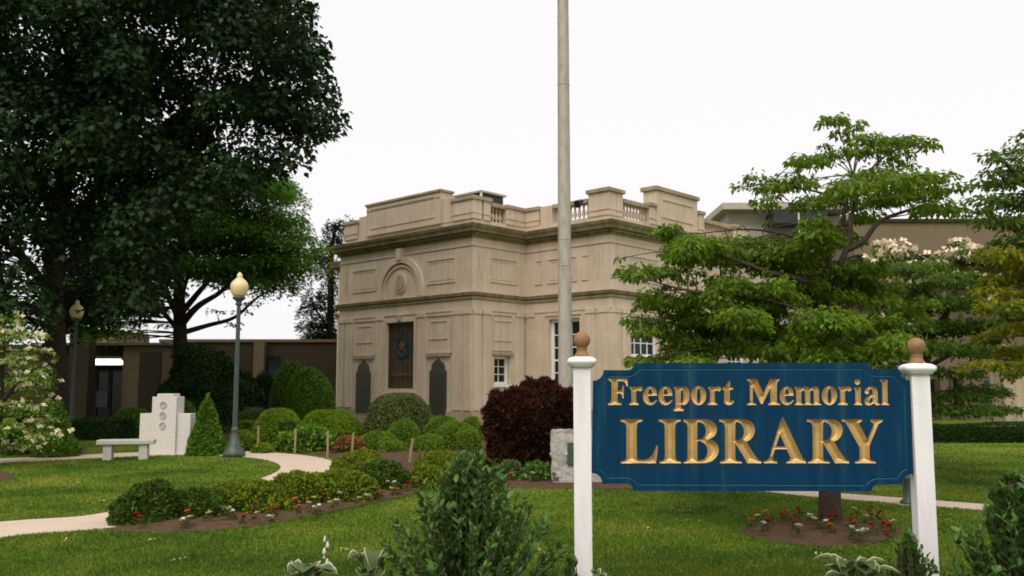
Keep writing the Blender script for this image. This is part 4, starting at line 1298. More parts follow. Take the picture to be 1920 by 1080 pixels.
# ------------------------------------------------------------------ clipped shrubs
def shrub(name, label, cat, cx, top, wpx, Y, mat, shape='dome', ls=0.05, dens=1.0, depth_r=None, lump=0.10, group=None, core=True, lw=0.6, spike=0.4, zmin=0.0):
    c = AT(cx, 722, Y); h = max(AT(cx, top, Y)[2], 0.15)
    rx = XW(wpx, Y) / 2; ry = depth_r if depth_r else rx
    seed = int(cx * 7 + top)
    def surf(uu, vv):
        """uu angle, vv 0..1 along the profile from ground to crown"""
        if shape == 'dome':
            a = vv * math.pi / 2; r = np.cos(a) ** 0.70; z = np.sin(a)
        elif shape == 'ball':
            a = -0.7 + vv * (math.pi / 2 + 0.7); r = np.cos(a); z = (np.sin(a) + math.sin(0.7)) / (1 + math.sin(0.7))
        elif shape == 'egg':
            z = vv; r = np.sqrt(np.clip(1 - z ** 2.3, 0, 1)) * (0.90 + 0.10 * np.sin(z * math.pi))
        elif shape == 'block':
            z = vv; r = np.sqrt(np.clip(1 - z ** 4.5, 0, 1)) * (0.86 + 0.14 * np.sin(np.clip(z * 1.5, 0, 1) * math.pi / 2))
        elif shape == 'cone':
            z = vv; r = (1 - z ** 1.25) ** 0.9 * (0.92 + 0.08 * np.sin(z * 9)) + 0.02
        else:  # box
            z = np.minimum(vv / 0.6, 1) ; r = np.where(vv < 0.6, 1.0, (1 - vv) / 0.4)
            z = z - 0.10 * np.clip((vv - .3) / .3, 0, 1) * r ** 2; r = r * (1 - 0.08 * np.clip((vv - .25) / .35, 0, 1))
        ca, sa = np.cos(uu), np.sin(uu)
        if shape == 'box':
            k = 1 / np.maximum(np.abs(ca), np.abs(sa)) ** 0.85
            ca, sa = ca * k, sa * k
        P = np.stack([rx * r * ca, ry * r * sa, h * z], 1)
        return P
    def lumped(P, amt):
        q = P + np.array((c[0], c[1], 0))
        m = (vnoise(q, 2.2 / max(rx, .4), seed) - 0.5) * 2 * lump + (vnoise(q, 6.5 / max(rx, .4), seed + 3) - 0.5) * lump
        ctr = np.array((0, 0, h * 0.3))
        return ctr + (P - ctr) * (1 + m)[:, None] * amt
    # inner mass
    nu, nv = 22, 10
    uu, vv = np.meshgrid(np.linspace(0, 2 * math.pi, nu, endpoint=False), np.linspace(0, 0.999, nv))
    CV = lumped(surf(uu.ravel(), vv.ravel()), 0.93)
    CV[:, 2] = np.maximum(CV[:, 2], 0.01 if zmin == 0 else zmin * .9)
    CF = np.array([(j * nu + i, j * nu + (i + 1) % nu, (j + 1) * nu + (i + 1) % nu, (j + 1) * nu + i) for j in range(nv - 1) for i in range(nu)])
    # leaves
    area = 2 * math.pi * rx * ry * 0.5 + math.pi * (rx + ry) * h * 0.8
    n = int(min(20000, max(700, dens * 3.6 * area / (ls * ls * lw * 0.6))))
    u = rng.uniform(0, 2 * math.pi, n); v = rng.uniform(0, 1, n) ** (0.85)
    if shape in ('cone', 'egg', 'block'): v = 1 - np.sqrt(rng.uniform(0, 1, n)) * 0.999 if shape != 'block' else rng.uniform(0, 1, n) ** .8
    P = surf(u, v)
    e = 1e-3
    N1 = surf(u + e, v) - P; N2 = surf(u, np.minimum(v + e, 0.9999)) - surf(u, np.minimum(v + e, 0.9999) - e)
    nn = np.cross(N1, N2); nn = unit(nn)
    flipm = (nn * (P - np.array((0, 0, h * .3)))).sum(1) < 0
    nn[flipm] *= -1
    P = lumped(P, 1.0)
    P = P - nn * (rng.random(n) ** 1.5 * 0.05 + 0.02)[:, None]
    P[:, 2] = np.maximum(P[:, 2], 0.015)
    D = nn * spike + rand_unit(n) * 0.75 + np.array((0, 0, 0.25))
    V, Fq = leaf_quads(P, D, rand_unit(n) + nn, ls * rng.uniform(0.7, 1.3, n), ls * lw * rng.uniform(0.8, 1.2, n))
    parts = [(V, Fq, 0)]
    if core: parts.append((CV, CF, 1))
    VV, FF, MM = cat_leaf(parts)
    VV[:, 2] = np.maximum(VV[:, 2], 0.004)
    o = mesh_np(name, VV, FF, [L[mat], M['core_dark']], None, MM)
    o.location = (c[0], c[1], 0)
    tag(o, label, cat, group)
    return o

T = 'clipped topiary shrubs before the library'
shrub('topiary_shrub', 'tallest clipped egg-shaped green shrub against the left library corner', 'shrub', 580, 687, 104, 33.0, 'boxdark', 'egg', 0.07, group=T, lump=0.03)
shrub('topiary_shrub', 'tall clipped dome shrub just behind the tallest egg-shaped one', 'shrub', 550, 673, 92, 35.5, 'boxdark', 'egg', 0.07, group=T, lump=0.04)
shrub('topiary_shrub', 'darker clipped dome shrub leftmost of the three tall domes', 'shrub', 494, 695, 64, 37.5, 'yew', 'egg', 0.07, group=T, lump=0.05)
shrub('topiary_shrub', 'round bright green clipped shrub left of the wide low mound', 'shrub', 524, 767, 96, 25.0, 'box', 'dome', 0.055, group=T, lump=0.03)
shrub('topiary_shrub', 'wide low bright green clipped mound below the left bronze tablet', 'shrub', 621, 768, 124, 26.5, 'box', 'dome', 0.055, group=T, lump=0.04)
shrub('topiary_shrub', 'grey-green domed shrub under the bronze memorial window', 'shrub', 750, 738, 134, 26.5, 'greygreen', 'dome', 0.075, group=T, lump=0.07)
for cx, top, w, Y, l in ((757, 788, 68, 23.5, 'rounded cloud-pruned clump directly before the grey-green dome'), (712, 808, 78, 22.4, 'leftmost low cloud-pruned green clump'),
                     (738, 826, 54, 21.6, 'lowest small cloud-pruned clump beside the leaning stake'), (832, 780, 76, 24.6, 'cloud-pruned clump below the right bronze tablet'),
                     (856, 792, 96, 22.6, 'largest cloud-pruned green clump right of the others'), (806, 815, 66, 21.9, 'low cloud-pruned clump right of the leaning stake'), (884, 782, 50, 25.4, 'small rearmost cloud-pruned clump beside the purple bush'), (880, 806, 50, 22.0, 'cloud-pruned clump touching the purple bush')):
    shrub('cloud_pruned_shrub', l, 'shrub', cx, top, w, Y, 'cloud', 'dome', 0.045, group='cloud-pruned yew clumps', lump=0.06)
shrub('loose_shrub', 'loose leafy green shrub with pinkish shoots between two stakes', 'shrub', 590, 799, 92, 22.2, 'boxdark', 'dome', 0.10, lump=0.2, dens=0.8, spike=0.3)
shrub('loose_shrub', 'small yellowish leafy shrub left of the stakes by the mound', 'shrub', 540, 812, 40, 22.4, 'box', 'dome', 0.09, lump=0.2, dens=0.8)
shrub('reddish_plant', 'low reddish-brown plants around a stake by the path', 'plant', 656, 821, 62, 21.6, 'brownleaf', 'dome', 0.08, lump=0.25, dens=0.7)
shrub('box_hedge', 'small square clipped hedge block behind the lamp post', 'hedge', 465, 788, 36, 27.0, 'boxdark', 'box', 0.055, lump=0.03)
shrub('box_hedge', 'square clipped bush between the round shrub and the wide mound', 'hedge', 545, 785, 38, 24.2, 'boxdark', 'box', 0.05, lump=0.03)
shrub('low_hedge', 'brownish low hedge behind the lamp post', 'hedge', 458, 766, 90, 31.0, 'greygreen', 'box', 0.08, lump=0.12)
shrub('yellow_shrub', 'small yellow-green rounded shrub at the lamp post foot', 'shrub', 458, 808, 56, 22.6, 'juniper', 'dome', 0.06, lump=0.15)
shrub('groundcover_plant', 'tiny low green plant at the path edge behind the lamp', 'plant', 497, 831, 42, 21.7, 'box', 'dome', 0.05, lump=0.2)
shrub('evergreen_mass', 'large dark evergreen bush under the tree behind the lamp', 'shrub', 382, 640, 150, 31.0, 'yew', 'egg', 0.12, lump=0.22, spike=0.3)
shrub('evergreen_mass', 'dark low evergreen right of the big bush behind the lamp', 'shrub', 450, 705, 90, 33.0, 'yew', 'dome', 0.11, lump=0.2, spike=0.3)
shrub('cone_evergreen', 'dense cone-shaped evergreen right of the stepped memorial', 'shrub', 391, 734, 70, 21.2, 'boxdark', 'cone', 0.075, lump=0.10, group='cone evergreens')
shrub('cone_evergreen', 'cone-shaped evergreen at left beside the flowering dogwood', 'shrub', 112, 750, 82, 20.6, 'boxdark', 'cone', 0.075, lump=0.10, group='cone evergreens')
shrub('cone_evergreen', 'darker cone evergreen half hidden behind the flowering dogwood', 'shrub', 50, 754, 66, 21.4, 'yew', 'cone', 0.075, lump=0.10, group='cone evergreens')
shrub('clipped_hedge', 'dark clipped hedge before the annex entrance doors', 'hedge', 190, 784, 110, 27.5, 'yew', 'box', 0.07, lump=0.08)
shrub('clipped_hedge', 'brighter rounded hedge behind the bench and memorial', 'hedge', 252, 764, 80, 28.5, 'boxdark', 'dome', 0.07, lump=0.08)
shrub('clipped_hedge', 'green hedge showing right behind the memorial shoulder', 'hedge', 345, 754, 60, 27.0, 'boxdark', 'dome', 0.07, lump=0.1)
J = 'spreading junipers in the front bed'
for cx, top, w, Y, mat, dr, l in ((287, 905, 118, 10.9, 'juniperdark', 0.42, 'dark rounded bush at the left end of the low front hedge'), (375, 920, 150, 11.25, 'juniperdark', 0.36, 'lower spreading section of the front hedge beside its dark end'),
                     (470, 903, 165, 11.75, 'juniper', 0.42, 'yellow-tipped middle section of the low front hedge'), (565, 889, 125, 12.6, 'juniper', 0.42, 'short section of the front hedge right of the middle'),
                     (645, 884, 135, 12.9, 'juniper', 0.45, 'right end section of the low front hedge above the flowers'), (680, 847, 110, 16.6, 'juniper', 0.6, 'yellow-green rounded bush where the path meets the front bed'),
                     (725, 866, 108, 14.4, 'juniperdark', 0.5, 'dark round bush right of the low front hedge'), (832, 849, 112, 16.2, 'juniper', 0.6, 'yellow-green bush left of the purple bush'), (805, 876, 80, 14.6, 'juniper', 0.4, 'low yellowish bush behind the foreground holly')):
    shrub('juniper_bush', l, 'shrub', cx, top, w, Y, mat, 'dome', 0.055, dens=1.0, depth_r=dr, lump=0.16, group=J, spike=0.5)
shrub('purple_bush', 'dark purple-red leafy bush in front of the flagpole', 'shrub', 1004, 713, 196, 17.0, 'purple', 'block', 0.095, dens=1.5, depth_r=0.85, lump=0.20, spike=0.9, lw=0.4)
shrub('perennial_clump', 'loose green perennial clump between purple bush and granite marker', 'plant', 1008, 868, 64, 15.4, 'holly', 'dome', 0.08, dens=0.7, lump=0.3, spike=0.5)
shrub('perennial_clump', 'small feathery green plant below the purple bush', 'plant', 955, 872, 60, 15.6, 'hosta', 'dome', 0.09, dens=0.45, lump=0.3, spike=0.9)
def long_hedge(name, label, x0, x1, top, Y, dep, mat, ls):
    a = AT(x0, top, Y); b = AT(x1, top, Y); h = a[2]
    w = b[0] - a[0]
    n = int(2.2 * (w * h + w * dep) / (ls * ls * .3))
    k = rng.random(n) < h / (h + dep)
    P = np.where(k[:, None], np.column_stack([rng.uniform(0, w, n), np.zeros(n), rng.uniform(0, h, n)]), np.column_stack([rng.uniform(0, w, n), rng.uniform(0, dep, n), np.full(n, h)]))
    P[:, 2] += (vnoise(P, 1.3, 5) - .5) * 0.12 * (P[:, 2] > 0.2); P[:, 1] += (vnoise(P, 1.7, 8) - .5) * .15
    nn = np.where(k[:, None], (0, -1, 0), (0, 0, 1))
    V, Fq = leaf_quads(P, nn * .6 + rand_unit(n) * .75, rand_unit(n), ls * rng.uniform(.7, 1.3, n), ls * .5)
    V[:, 2] = np.maximum(V[:, 2], .004)
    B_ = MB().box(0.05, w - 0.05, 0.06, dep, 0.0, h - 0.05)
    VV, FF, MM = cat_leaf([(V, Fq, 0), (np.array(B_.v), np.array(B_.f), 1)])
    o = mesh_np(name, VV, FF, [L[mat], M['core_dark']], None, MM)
    o.location = (a[0], Y, 0)
    tag(o, label, 'hedge')
long_hedge('long_hedge', 'long low clipped hedge across the far lawn at right', 1640, 2150, 799, 25.5, 0.9, 'yew', 0.07)

# ------------------------------------------------------------------ trees
def pad_leaves(c, a, b, ls, n, droop=0.5, wr=0.55):
    """flattened spray of leaves round c with horizontal radius a, half-height b"""
    th = rng.uniform(0, 2 * math.pi, n); r = np.sqrt(rng.random(n))
    x = a * r * np.cos(th); y = a * r * np.sin(th)
    z = b * (np.sqrt(1 - r ** 2 * 0.95) * 1.2 - 0.6) + rng.normal(size=n) * b * 0.45
    P = np.column_stack([x, y, z]) + c
    D = np.column_stack([np.cos(th), np.sin(th), np.zeros(n)]) * 0.7 + rand_unit(n) * 0.55 + np.array((0, 0, -droop))
    return leaf_quads(P, D, np.tile((0, 0, 1.0), (n, 1)) + rand_unit(n) * 0.5, ls * rng.uniform(.65, 1.25, n), ls * wr * rng.uniform(.8, 1.2, n))

def branch_to(mb, start, end, r0, r1, sag=0.15, n=6):
    start = np.asarray(start, float); end = np.asarray(end, float)
    L_ = np.linalg.norm(end - start)
    m = (start + end) / 2 + np.array((0, 0, sag * L_)) + rng.normal(size=3) * 0.05 * L_
    pts = []
    for k in range(n + 1):
        t = k / n
        pts.append((1 - t) ** 2 * start + 2 * t * (1 - t) * m + t * t * end)
    mb.tube(pts, [r0 + (r1 - r0) * (k / n) ** 0.8 for k in range(n + 1)], 5)
    return pts

def tree(name, label, base, limbs, pads, mat, ls, leafn, droop, bark, fl=None, group=None, sag=0.12, br=0.016, wr=0.55, twigs=True, vpen=2.0):
    """limbs: list of (points, radii); pads: list of (centre, a, b); fl: (material, per-pad count, size)"""
    o = empty(name, tuple(base))
    b0 = np.array(base, float)
    tr = MB(); nodes = []
    for pts, rad in limbs:
        sp = smooth_open(pts, 5)
        rr = np.interp(np.linspace(0, 1, len(sp)), np.linspace(0, 1, len(rad)), rad)
        tr.tube([p - b0 for p in sp], rr, 9)
        nodes += [(p, r) for p, r in zip(sp, rr)]
    tr.build('trunk', bark, o, smooth=True)
    NP = np.array([n_[0] for n_ in nodes]); NR = np.array([n_[1] for n_ in nodes])
    bm_ = MB(); parts = []
    for (c, a, b) in pads:
        c = np.array(c)
        if twigs:
            dv = NP - c
            cost = np.linalg.norm(dv[:, :2], axis=1) + np.abs(dv[:, 2]) * np.where(NP[:, 2] > c[2], 3.5, vpen)
            k = int(np.argmin(cost))
            branch_to(bm_, NP[k] - b0, c - b0 - np.array((0, 0, b * .3)), min(br, NR[k] * .8), 0.004, sag)
        n = int(leafn * a * a)
        V, Fq = pad_leaves(c - b0, a, b, ls, max(n, 8), droop, wr)
        parts.append((V, Fq, 0))
        if fl and (rng.random() < fl[3] or c[2] > fl[4]):
            m = int(fl[1] * a * a * (2.5 if c[2] > fl[4] else 0.35)) + 1
            P = np.column_stack([rng.normal(size=(m, 2)) * a * 0.55, rng.normal(size=m) * 0.05 + b * rng.uniform(.2, .9, m)]) + c - b0
            TN = unit(np.column_stack([rng.normal(size=(m, 2)) * 1.1, np.full(m, 0.9)]))
            for q in range(4):   # four bracts
                an = rng.uniform(0, .5, m) + q * math.pi / 2
                D = np.column_stack([np.cos(an), np.sin(an), np.zeros(m)])
                D = D - TN * (D * TN).sum(1)[:, None]
                parts.append((*leaf_quads(P, D, TN, fl[2], fl[2] * .85, 0.1), 1))
    if twigs and bm_.v: tag(bm_.build('branches', bark, o, smooth=True), kind='stuff')
    VV, FF, MM = cat_leaf(parts)
    mesh_np('crown', VV, FF, [L[mat]] + ([L[fl[0]]] if fl else [L[mat]]), o, MM)
    tag(o, label, 'tree', group)
    return o

# front dogwood behind the sign
YD = 10.75
def dpt(px, py, dy=0.0): return AT(px, py, YD + dy)
b0 = G(1557, 977)
limbs = [([b0 - np.array((0, 0, .05)), dpt(1556, 900), dpt(1554, 800), dpt(1560, 680), dpt(1562, 560)], [0.150, 0.118, 0.105, 0.09, 0.062]),
         ([dpt(1562, 565), dpt(1556, 510, .1), dpt(1554, 465, .1), dpt(1578, 425, .15), dpt(1586, 380, .1), dpt(1600, 330, .1)], [0.055, 0.045, 0.036, 0.030, 0.024, 0.012]),
         ([dpt(1562, 545), dpt(1575, 500, -.2), dpt(1590, 455, -.2), dpt(1598, 400, -.2), dpt(1620, 330, -.3)], [0.050, 0.040, 0.034, 0.024, 0.010]),
         ([dpt(1585, 470, -.2), dpt(1620, 450, -.2), dpt(1650, 415, -.1), dpt(1700, 395, 0), dpt(1770, 372, .1)], [0.038, 0.033, 0.026, 0.018, 0.008]),
         ([dpt(1558, 640), dpt(1530, 560, -.3), dpt(1500, 525, -.5), dpt(1440, 510, -.6), dpt(1370, 485, -.7), dpt(1300, 470, -.7)], [0.06, 0.05, 0.040, 0.028, 0.018, 0.008]),
         ([dpt(1556, 690), dpt(1500, 640, .3), dpt(1420, 610, .5), dpt(1330, 590, .6), dpt(1240, 610, .6)], [0.055, 0.042, 0.03, 0.018, 0.008]),
         ([dpt(1556, 690), dpt(1600, 640, .4), dpt(1660, 610, .6), dpt(1730, 600, .8)], [0.05, 0.036, 0.022, 0.009]),
         ([dpt(1540, 585), dpt(1460, 570, -.6), dpt(1380, 555, -1.0), dpt(1290, 545, -1.1), dpt(1200, 520, -1.1)], [0.04, 0.03, 0.02, 0.013, 0.006]),
         ([dpt(1586, 385, .1), dpt(1540, 362, .1), dpt(1480, 350, .1), dpt(1430, 345, .1), dpt(1390, 352, .1)], [0.020, 0.015, 0.011, 0.008, 0.004]),
         ([dpt(1608, 365, -.25), dpt(1640, 310, -.3), dpt(1690, 278, -.3), dpt(1750, 274, -.3)], [0.018, 0.013, 0.009, 0.004]),
         ([dpt(1470, 505, -.55), dpt(1450, 440, -.5), dpt(1436, 385, -.4)], [0.015, 0.010, 0.005]),
         ([dpt(1556, 470), dpt(1515, 450, .3), dpt(1470, 440, .5), dpt(1400, 430, .6), dpt(1290, 440, .6)], [0.030, 0.022, 0.016, 0.011, 0.006])]
PD = [(1561,228,26,10),(1605,234,18,9),(1580,250,20,8),(1628,262,26,9),(1660,268,26,9),(1693,264,26,9),(1722,268,22,9),(1745,274,18,7),
      (1498,300,20,9),(1520,302,26,10),(1551,296,24,10),(1580,285,20,9),(1605,287,26,9),(1545,275,12,7),(1640,285,24,8),(1668,305,22,9),(1690,292,22,8),(1705,312,16,10),
      (1641,335,44,15),(1600,350,40,15),(1690,336,42,11),(1735,335,28,9),(1768,331,22,8),(1481,337,24,14),(1507,344,26,14),(1470,350,20,10),
      (1693,364,36,10),(1735,357,34,9),(1795,352,18,9),(1525,378,36,11),(1595,381,26,11),(1758,392,40,12),(1650,372,30,10),(1572,365,26,10),(1626,404,28,10),
      (1386,351,13,8),(1420,336,22,10),(1438,352,26,8),(1468,345,20,9),(1487,306,12,9),(1436,380,22,8),(1443,415,9,5),(1455,368,14,6),
      (1244,428,22,9),(1275,438,30,11),(1310,448,36,12),(1330,466,44,14),(1244,463,10,7),(1266,470,22,9),(1290,480,30,10),(1163,484,8,5),
      (1172,510,16,9),(1200,508,26,11),(1235,512,30,11),(1262,508,24,10),(1373,457,34,12),(1420,443,36,11),(1400,485,44,14),(1350,490,34,11),(1464,465,44,15),(1490,490,44,14),(1440,500,36,12),
      (1257,539,14,7),(1290,528,14,7),(1306,512,14,6),(1231,557,28,11),(1215,575,24,7),(1262,568,34,12),(1305,570,36,12),(1330,550,26,8),(1373,533,34,11),(1400,555,34,10),(1438,550,42,14),
      (1190,601,20,9),(1215,618,28,11),(1250,622,22,8),(1275,592,30,10),(1321,605,44,12),(1360,626,44,14),(1386,596,44,14),(1440,586,44,15),(1477,620,44,15),(1420,630,44,14),
      (1283,646,32,11),(1321,652,44,13),(1373,652,44,14),(1438,655,44,14),(1490,660,44,13),(1205,672,26,5),(1250,670,26,7),(1300,672,30,7),(1470,545,40,14),
      (1510,470,40,14),(1500,525,40,14),(1535,600,40,15),(1505,640,40,15),(1590,560,40,15),(1625,500,34,12),(1640,560,40,15),(1600,645,44,15),(1560,660,40,13),(1530,430,34,11),(1590,450,30,11),(1585,605,36,13),(1650,605,36,13),(1520,560,36,13),(1685,640,36,12),(1650,655,36,12),(1700,590,34,12),(1610,530,30,11),(1580,505,26,10)]
pads = []
for px, py, hw, hh in PD:
    dy = rng.uniform(-1.3, 1.3) if hw > 15 else rng.uniform(-.5, .5)
    edge = min(1, abs(px - 1557) / 380)
    if 415 < py < 475 and px < 1460: py += 9; hh *= .8
    dy *= math.sqrt(max(0.15, 1 - edge ** 2))
    a = XW(hw, YD) * 1.15
    pads.append((dpt(px, py, dy), a, XW(hh, YD) * 1.0))
    if py > 415 and hw > 20 and px > 1180:
        for _ in range(2):
            dx_ = rng.uniform(-1, 1) * hw; dyp = rng.uniform(-20, 20)
            if px + dx_ < 1250 and abs(dyp) > 8: continue
            pads.append((dpt(px + dx_, min(py + dyp, 676), dy + rng.uniform(-.8, .8)), a * rng.uniform(.5, .8), XW(hh, YD) * rng.uniform(.7, 1.3)))
    if hw > 24:      # a second spray behind or in front gives the tier its thickness
        s_ = rng.choice((-1, 1))
        pads.append((dpt(px + rng.uniform(-20, 20), py + rng.uniform(-8, 12), dy + s_ * rng.uniform(.4, .9)), a * .8, XW(hh, YD) * .7))
tree('dogwood_tree', 'layered green dogwood directly behind the sign', b0, limbs, pads, 'dogwood', 0.080, 3500, 0.65, M['bark_grey'], None, None, wr=0.5, br=0.009, vpen=1.1)

# white-flowering dogwood behind it
YF = 17.0
fp_ = lambda px, py, dy=0.0: AT(px, py, YF + dy)
bF = AT(1728, 722, YF); bF[2] = 0
limbs = [([bF - np.array((0, 0, .05)), fp_(1729, 780), fp_(1735, 690), fp_(1750, 620)], [0.10, 0.085, 0.075, 0.06]),
         ([fp_(1760, 625), fp_(1730, 560, .3), fp_(1690, 510, .3), fp_(1660, 480, .3)], [0.07, 0.05, 0.03, 0.012]),
         ([fp_(1760, 625), fp_(1790, 550, -.3), fp_(1830, 500, -.4), fp_(1860, 470, -.4)], [0.07, 0.05, 0.03, 0.012]),
         ([fp_(1735, 690), fp_(1700, 650, -.5), fp_(1660, 630, -.8)], [0.05, 0.03, 0.012]), ([fp_(1735, 690), fp_(1830, 640, -.4), fp_(1890, 620, -.6)], [0.05, 0.03, 0.012])]
PF = [(1668,462,22,10),(1696,474,22,10),(1655,482,20,10),(1690,505,50,12),(1740,500,40,10),(1800,458,18,9),(1775,480,20,9),(1822,470,20,9),(1835,486,20,9),(1720,530,60,14),(1780,525,55,14),(1670,540,55,14),(1830,530,45,13),
      (1700,570,60,15),(1760,570,60,15),(1820,570,50,15),(1670,610,60,15),(1730,615,60,15),(1790,620,60,15),(1850,610,50,14),(1680,655,55,14),(1750,655,60,14),(1820,660,50,13),(1870,660,40,12),(1660,690,45,11),(1780,700,50,12),(1840,735,45,12),(1800,745,45,11),(1870,770,35,10),(1820,770,45,10)]
pads = [(fp_(px + rng.uniform(-6, 6), py, rng.uniform(-1.4, 1.4)), XW(hw, YF) * 1.15, XW(hh, YF) * .9) for px, py, hw, hh in PF for _ in (0, 1)]
_fl_pads = pads
tree('flowering_dogwood', 'dogwood with pale blossoms behind the right sign post', bF, limbs, pads, 'dogwood2', 0.10, 1150, 0.5, M['bark_grey'], ('pinkcream', 110, 0.085, 0.35, AT(1700, 492, 17.0)[2]), 'flowering dogwoods')

# white-flowering dogwood at the left edge
YW = 18.5
wp = lambda px, py, dy=0.0: AT(px, py, YW + dy)
bW = AT(-5, 722, YW); bW[2] = 0
limbs = [([bW - np.array((0, 0, .05)), wp(-5, 800), wp(0, 730), wp(5, 660), wp(5, 610)], [0.10, 0.09, 0.07, 0.05, 0.02]), ([wp(0, 760), wp(40, 710, -.2), wp(85, 680, -.3)], [0.05, 0.03, 0.01]), ([wp(0, 720), wp(-60, 680, .2), wp(-110, 650, .3)], [0.05, 0.03, 0.01])]
PW = [(10,600,30,8),(-30,612,40,9),(30,622,34,8),(60,640,26,7),(0,640,46,9),(85,670,18,6),(40,662,38,8),(-40,660,50,9),(70,690,26,7),(10,690,46,9),(95,710,16,5),(50,715,36,8),(-30,715,50,9),(20,742,46,9),(75,735,24,7),(105,668,10,4),(60,768,36,8),(0,775,46,9),(-50,770,46,9),(100,785,20,6),(40,800,46,8),(-20,815,50,8),(70,830,36,7),(20,840,40,7),(90,748,18,6)]
pads = [(wp(px + rng.uniform(-8, 8), py + rng.uniform(-9, 9), rng.uniform(-.9, .7)), XW(hw, YW), XW(hh, YW) * rng.uniform(1.0, 2.2)) for px, py, hw, hh in PW]
tree('flowering_dogwood', 'small cream-flowering dogwood at the left edge before the far lamp', bW, limbs, pads, 'boxdark', 0.085, 1300, 0.4, M['bark'], ('cream', 32, 0.078, 0.85, -1.0), 'flowering dogwoods')

def region_pads(poly, n, Yf, rad, bfrac=0.6):
    P = np.array(poly, float); lo, hi = P.min(0), P.max(0); out = []
    while len(out) < n:
        q = rng.uniform(lo, hi, (400, 2)); q = q[inpoly(q, P)]
        for x in q:
            Y = Yf(x[0], x[1]); r_ = rng.uniform(*rad)
            out.append((AT(x[0], x[1], Y), r_, r_ * bfrac))
            if len(out) >= n: break
    return out

# big dark maple, left foreground
YM = 29.0
mp = lambda px, py, dy=0.0: AT(px, py, YM + dy)
bM = AT(110, 722, YM); bM[2] = 0
limbs = [([bM - np.array((0, 0, .1)), mp(108, 760), mp(104, 640), mp(100, 500), mp(120, 350), mp(150, 180), mp(170, -60), mp(190, -350)], [0.44, 0.35, 0.32, 0.30, 0.27, 0.23, 0.16, 0.06]),
         ([mp(102, 480), mp(180, 360, -1), mp(280, 260, -2), mp(400, 190, -2.5), mp(520, 140, -2.5)], [0.20, 0.16, 0.12, 0.07, 0.02]),
         ([mp(120, 330), mp(230, 240, .5), mp(340, 110, 1), mp(420, 20, 1), mp(470, -60, 1)], [0.17, 0.13, 0.10, 0.06, 0.02]),
         ([mp(104, 520), mp(190, 440, 1), mp(300, 380, 1.5), mp(430, 320, 1.6), mp(540, 260, 1.6)], [0.15, 0.11, 0.08, 0.05, 0.015]),
         ([mp(104, 560), mp(20, 460, -.5), mp(-100, 380, -.5), mp(-240, 330, -.5)], [0.17, 0.13, 0.09, 0.03]),
         ([mp(102, 590), mp(150, 540, -1.5), mp(220, 500, -2.5)], [0.10, 0.07, 0.02]), ([mp(110, 420), mp(30, 250, 1), mp(-60, 80, 1.2), mp(-120, -120, 1.2)], [0.15, 0.11, 0.07, 0.02])]
def ymaple(px, py):
    e = min(1, abs(px - 110) / 540)
    if py > 480 and 40 < px < 240: return rng.uniform(29.5, 33.5)
    return YM - 2.5 + rng.uniform(-6.0, 5.5) * math.sqrt(max(0.1, 1 - e * e))
MPOLY = [(-420, -420), (460, -420), (545, -200), (560, -20), (565, 60), (580, 110), (590, 165), (612, 190), (612, 240), (570, 270), (530, 300), (500, 330), (430, 345), (350, 400), (320, 450), (300, 500), (275, 570), (200, 610), (110, 615), (-100, 610), (-420, 590)]
GAP = [(262, 215), (318, 222), (312, 258), (268, 262)]
pads = [p_ for p_ in region_pads(MPOLY, 820, ymaple, (0.55, 1.0), 0.7)]
for px, py in ((598,170),(615,178),(628,165),(622,200),(632,215),(608,232),(620,250),(590,255),(600,100),(590,60),(575,20),(560,-10),(570,290),(545,295),(585,270),(560,310),(525,325),(605,130),(575,130),(590,215),(560,240),(540,200),(555,160),(545,100),(550,50)):
    pads.append((AT(px - 12, py, YM - rng.uniform(3.0, 7.0)), rng.uniform(.28, .46), .28))
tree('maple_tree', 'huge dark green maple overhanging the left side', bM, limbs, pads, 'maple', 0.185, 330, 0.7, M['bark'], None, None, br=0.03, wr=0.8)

# lighter tree behind it
YL = 36.0
lp = lambda px, py, dy=0.0: AT(px, py, YL + dy)
bL = AT(338, 722, YL); bL[2] = 0
limbs = [([bL - np.array((0, 0, .1)), lp(338, 700), lp(338, 620), lp(336, 540), lp(340, 470), lp(350, 400)], [0.36, 0.30, 0.27, 0.22, 0.15, 0.06]),
         ([lp(338, 610), lp(370, 575, -1), lp(410, 550, -1.5), lp(450, 515, -2), lp(500, 480, -2)], [0.16, 0.12, 0.09, 0.06, 0.02]),
         ([lp(337, 590), lp(375, 545, 1), lp(410, 500, 1), lp(430, 440, 1)], [0.14, 0.11, 0.08, 0.02]),
         ([lp(338, 625), lp(390, 610, .5), lp(440, 595, .5), lp(480, 560, .5), lp(530, 530, .5)], [0.12, 0.09, 0.07, 0.05, 0.015]),
         ([lp(337, 600), lp(310, 545, -1), lp(285, 500, -1), lp(260, 440, -1)], [0.14, 0.11, 0.07, 0.02]),
         ([lp(338, 625), lp(300, 580, 1), lp(260, 560, 1), lp(210, 540, 1)], [0.11, 0.08, 0.05, 0.02]),
         ([lp(337, 570), lp(355, 510, .4), lp(380, 450, .4)], [0.1, 0.07, 0.02])]
LPOLY = [(150, 420), (300, 330), (430, 320), (515, 335), (545, 375), (560, 430), (575, 470), (570, 515), (545, 545), (490, 555), (440, 540), (395, 520), (345, 515), (300, 520), (290, 560), (210, 605), (120, 610)]
def yloc(px, py):
    e = min(1, abs(px - 350) / 240)
    return YL + rng.uniform(-3.2, 3.2) * math.sqrt(max(.1, 1 - e * e))
pads = region_pads(LPOLY, 340, yloc, (0.6, 1.05), 0.35)
pads += [(lp(px, py, rng.uniform(-1, 2)), .75, .3) for px in range(150, 300, 22) for py in (585, 608, 628) if px < 250 or py < 600]
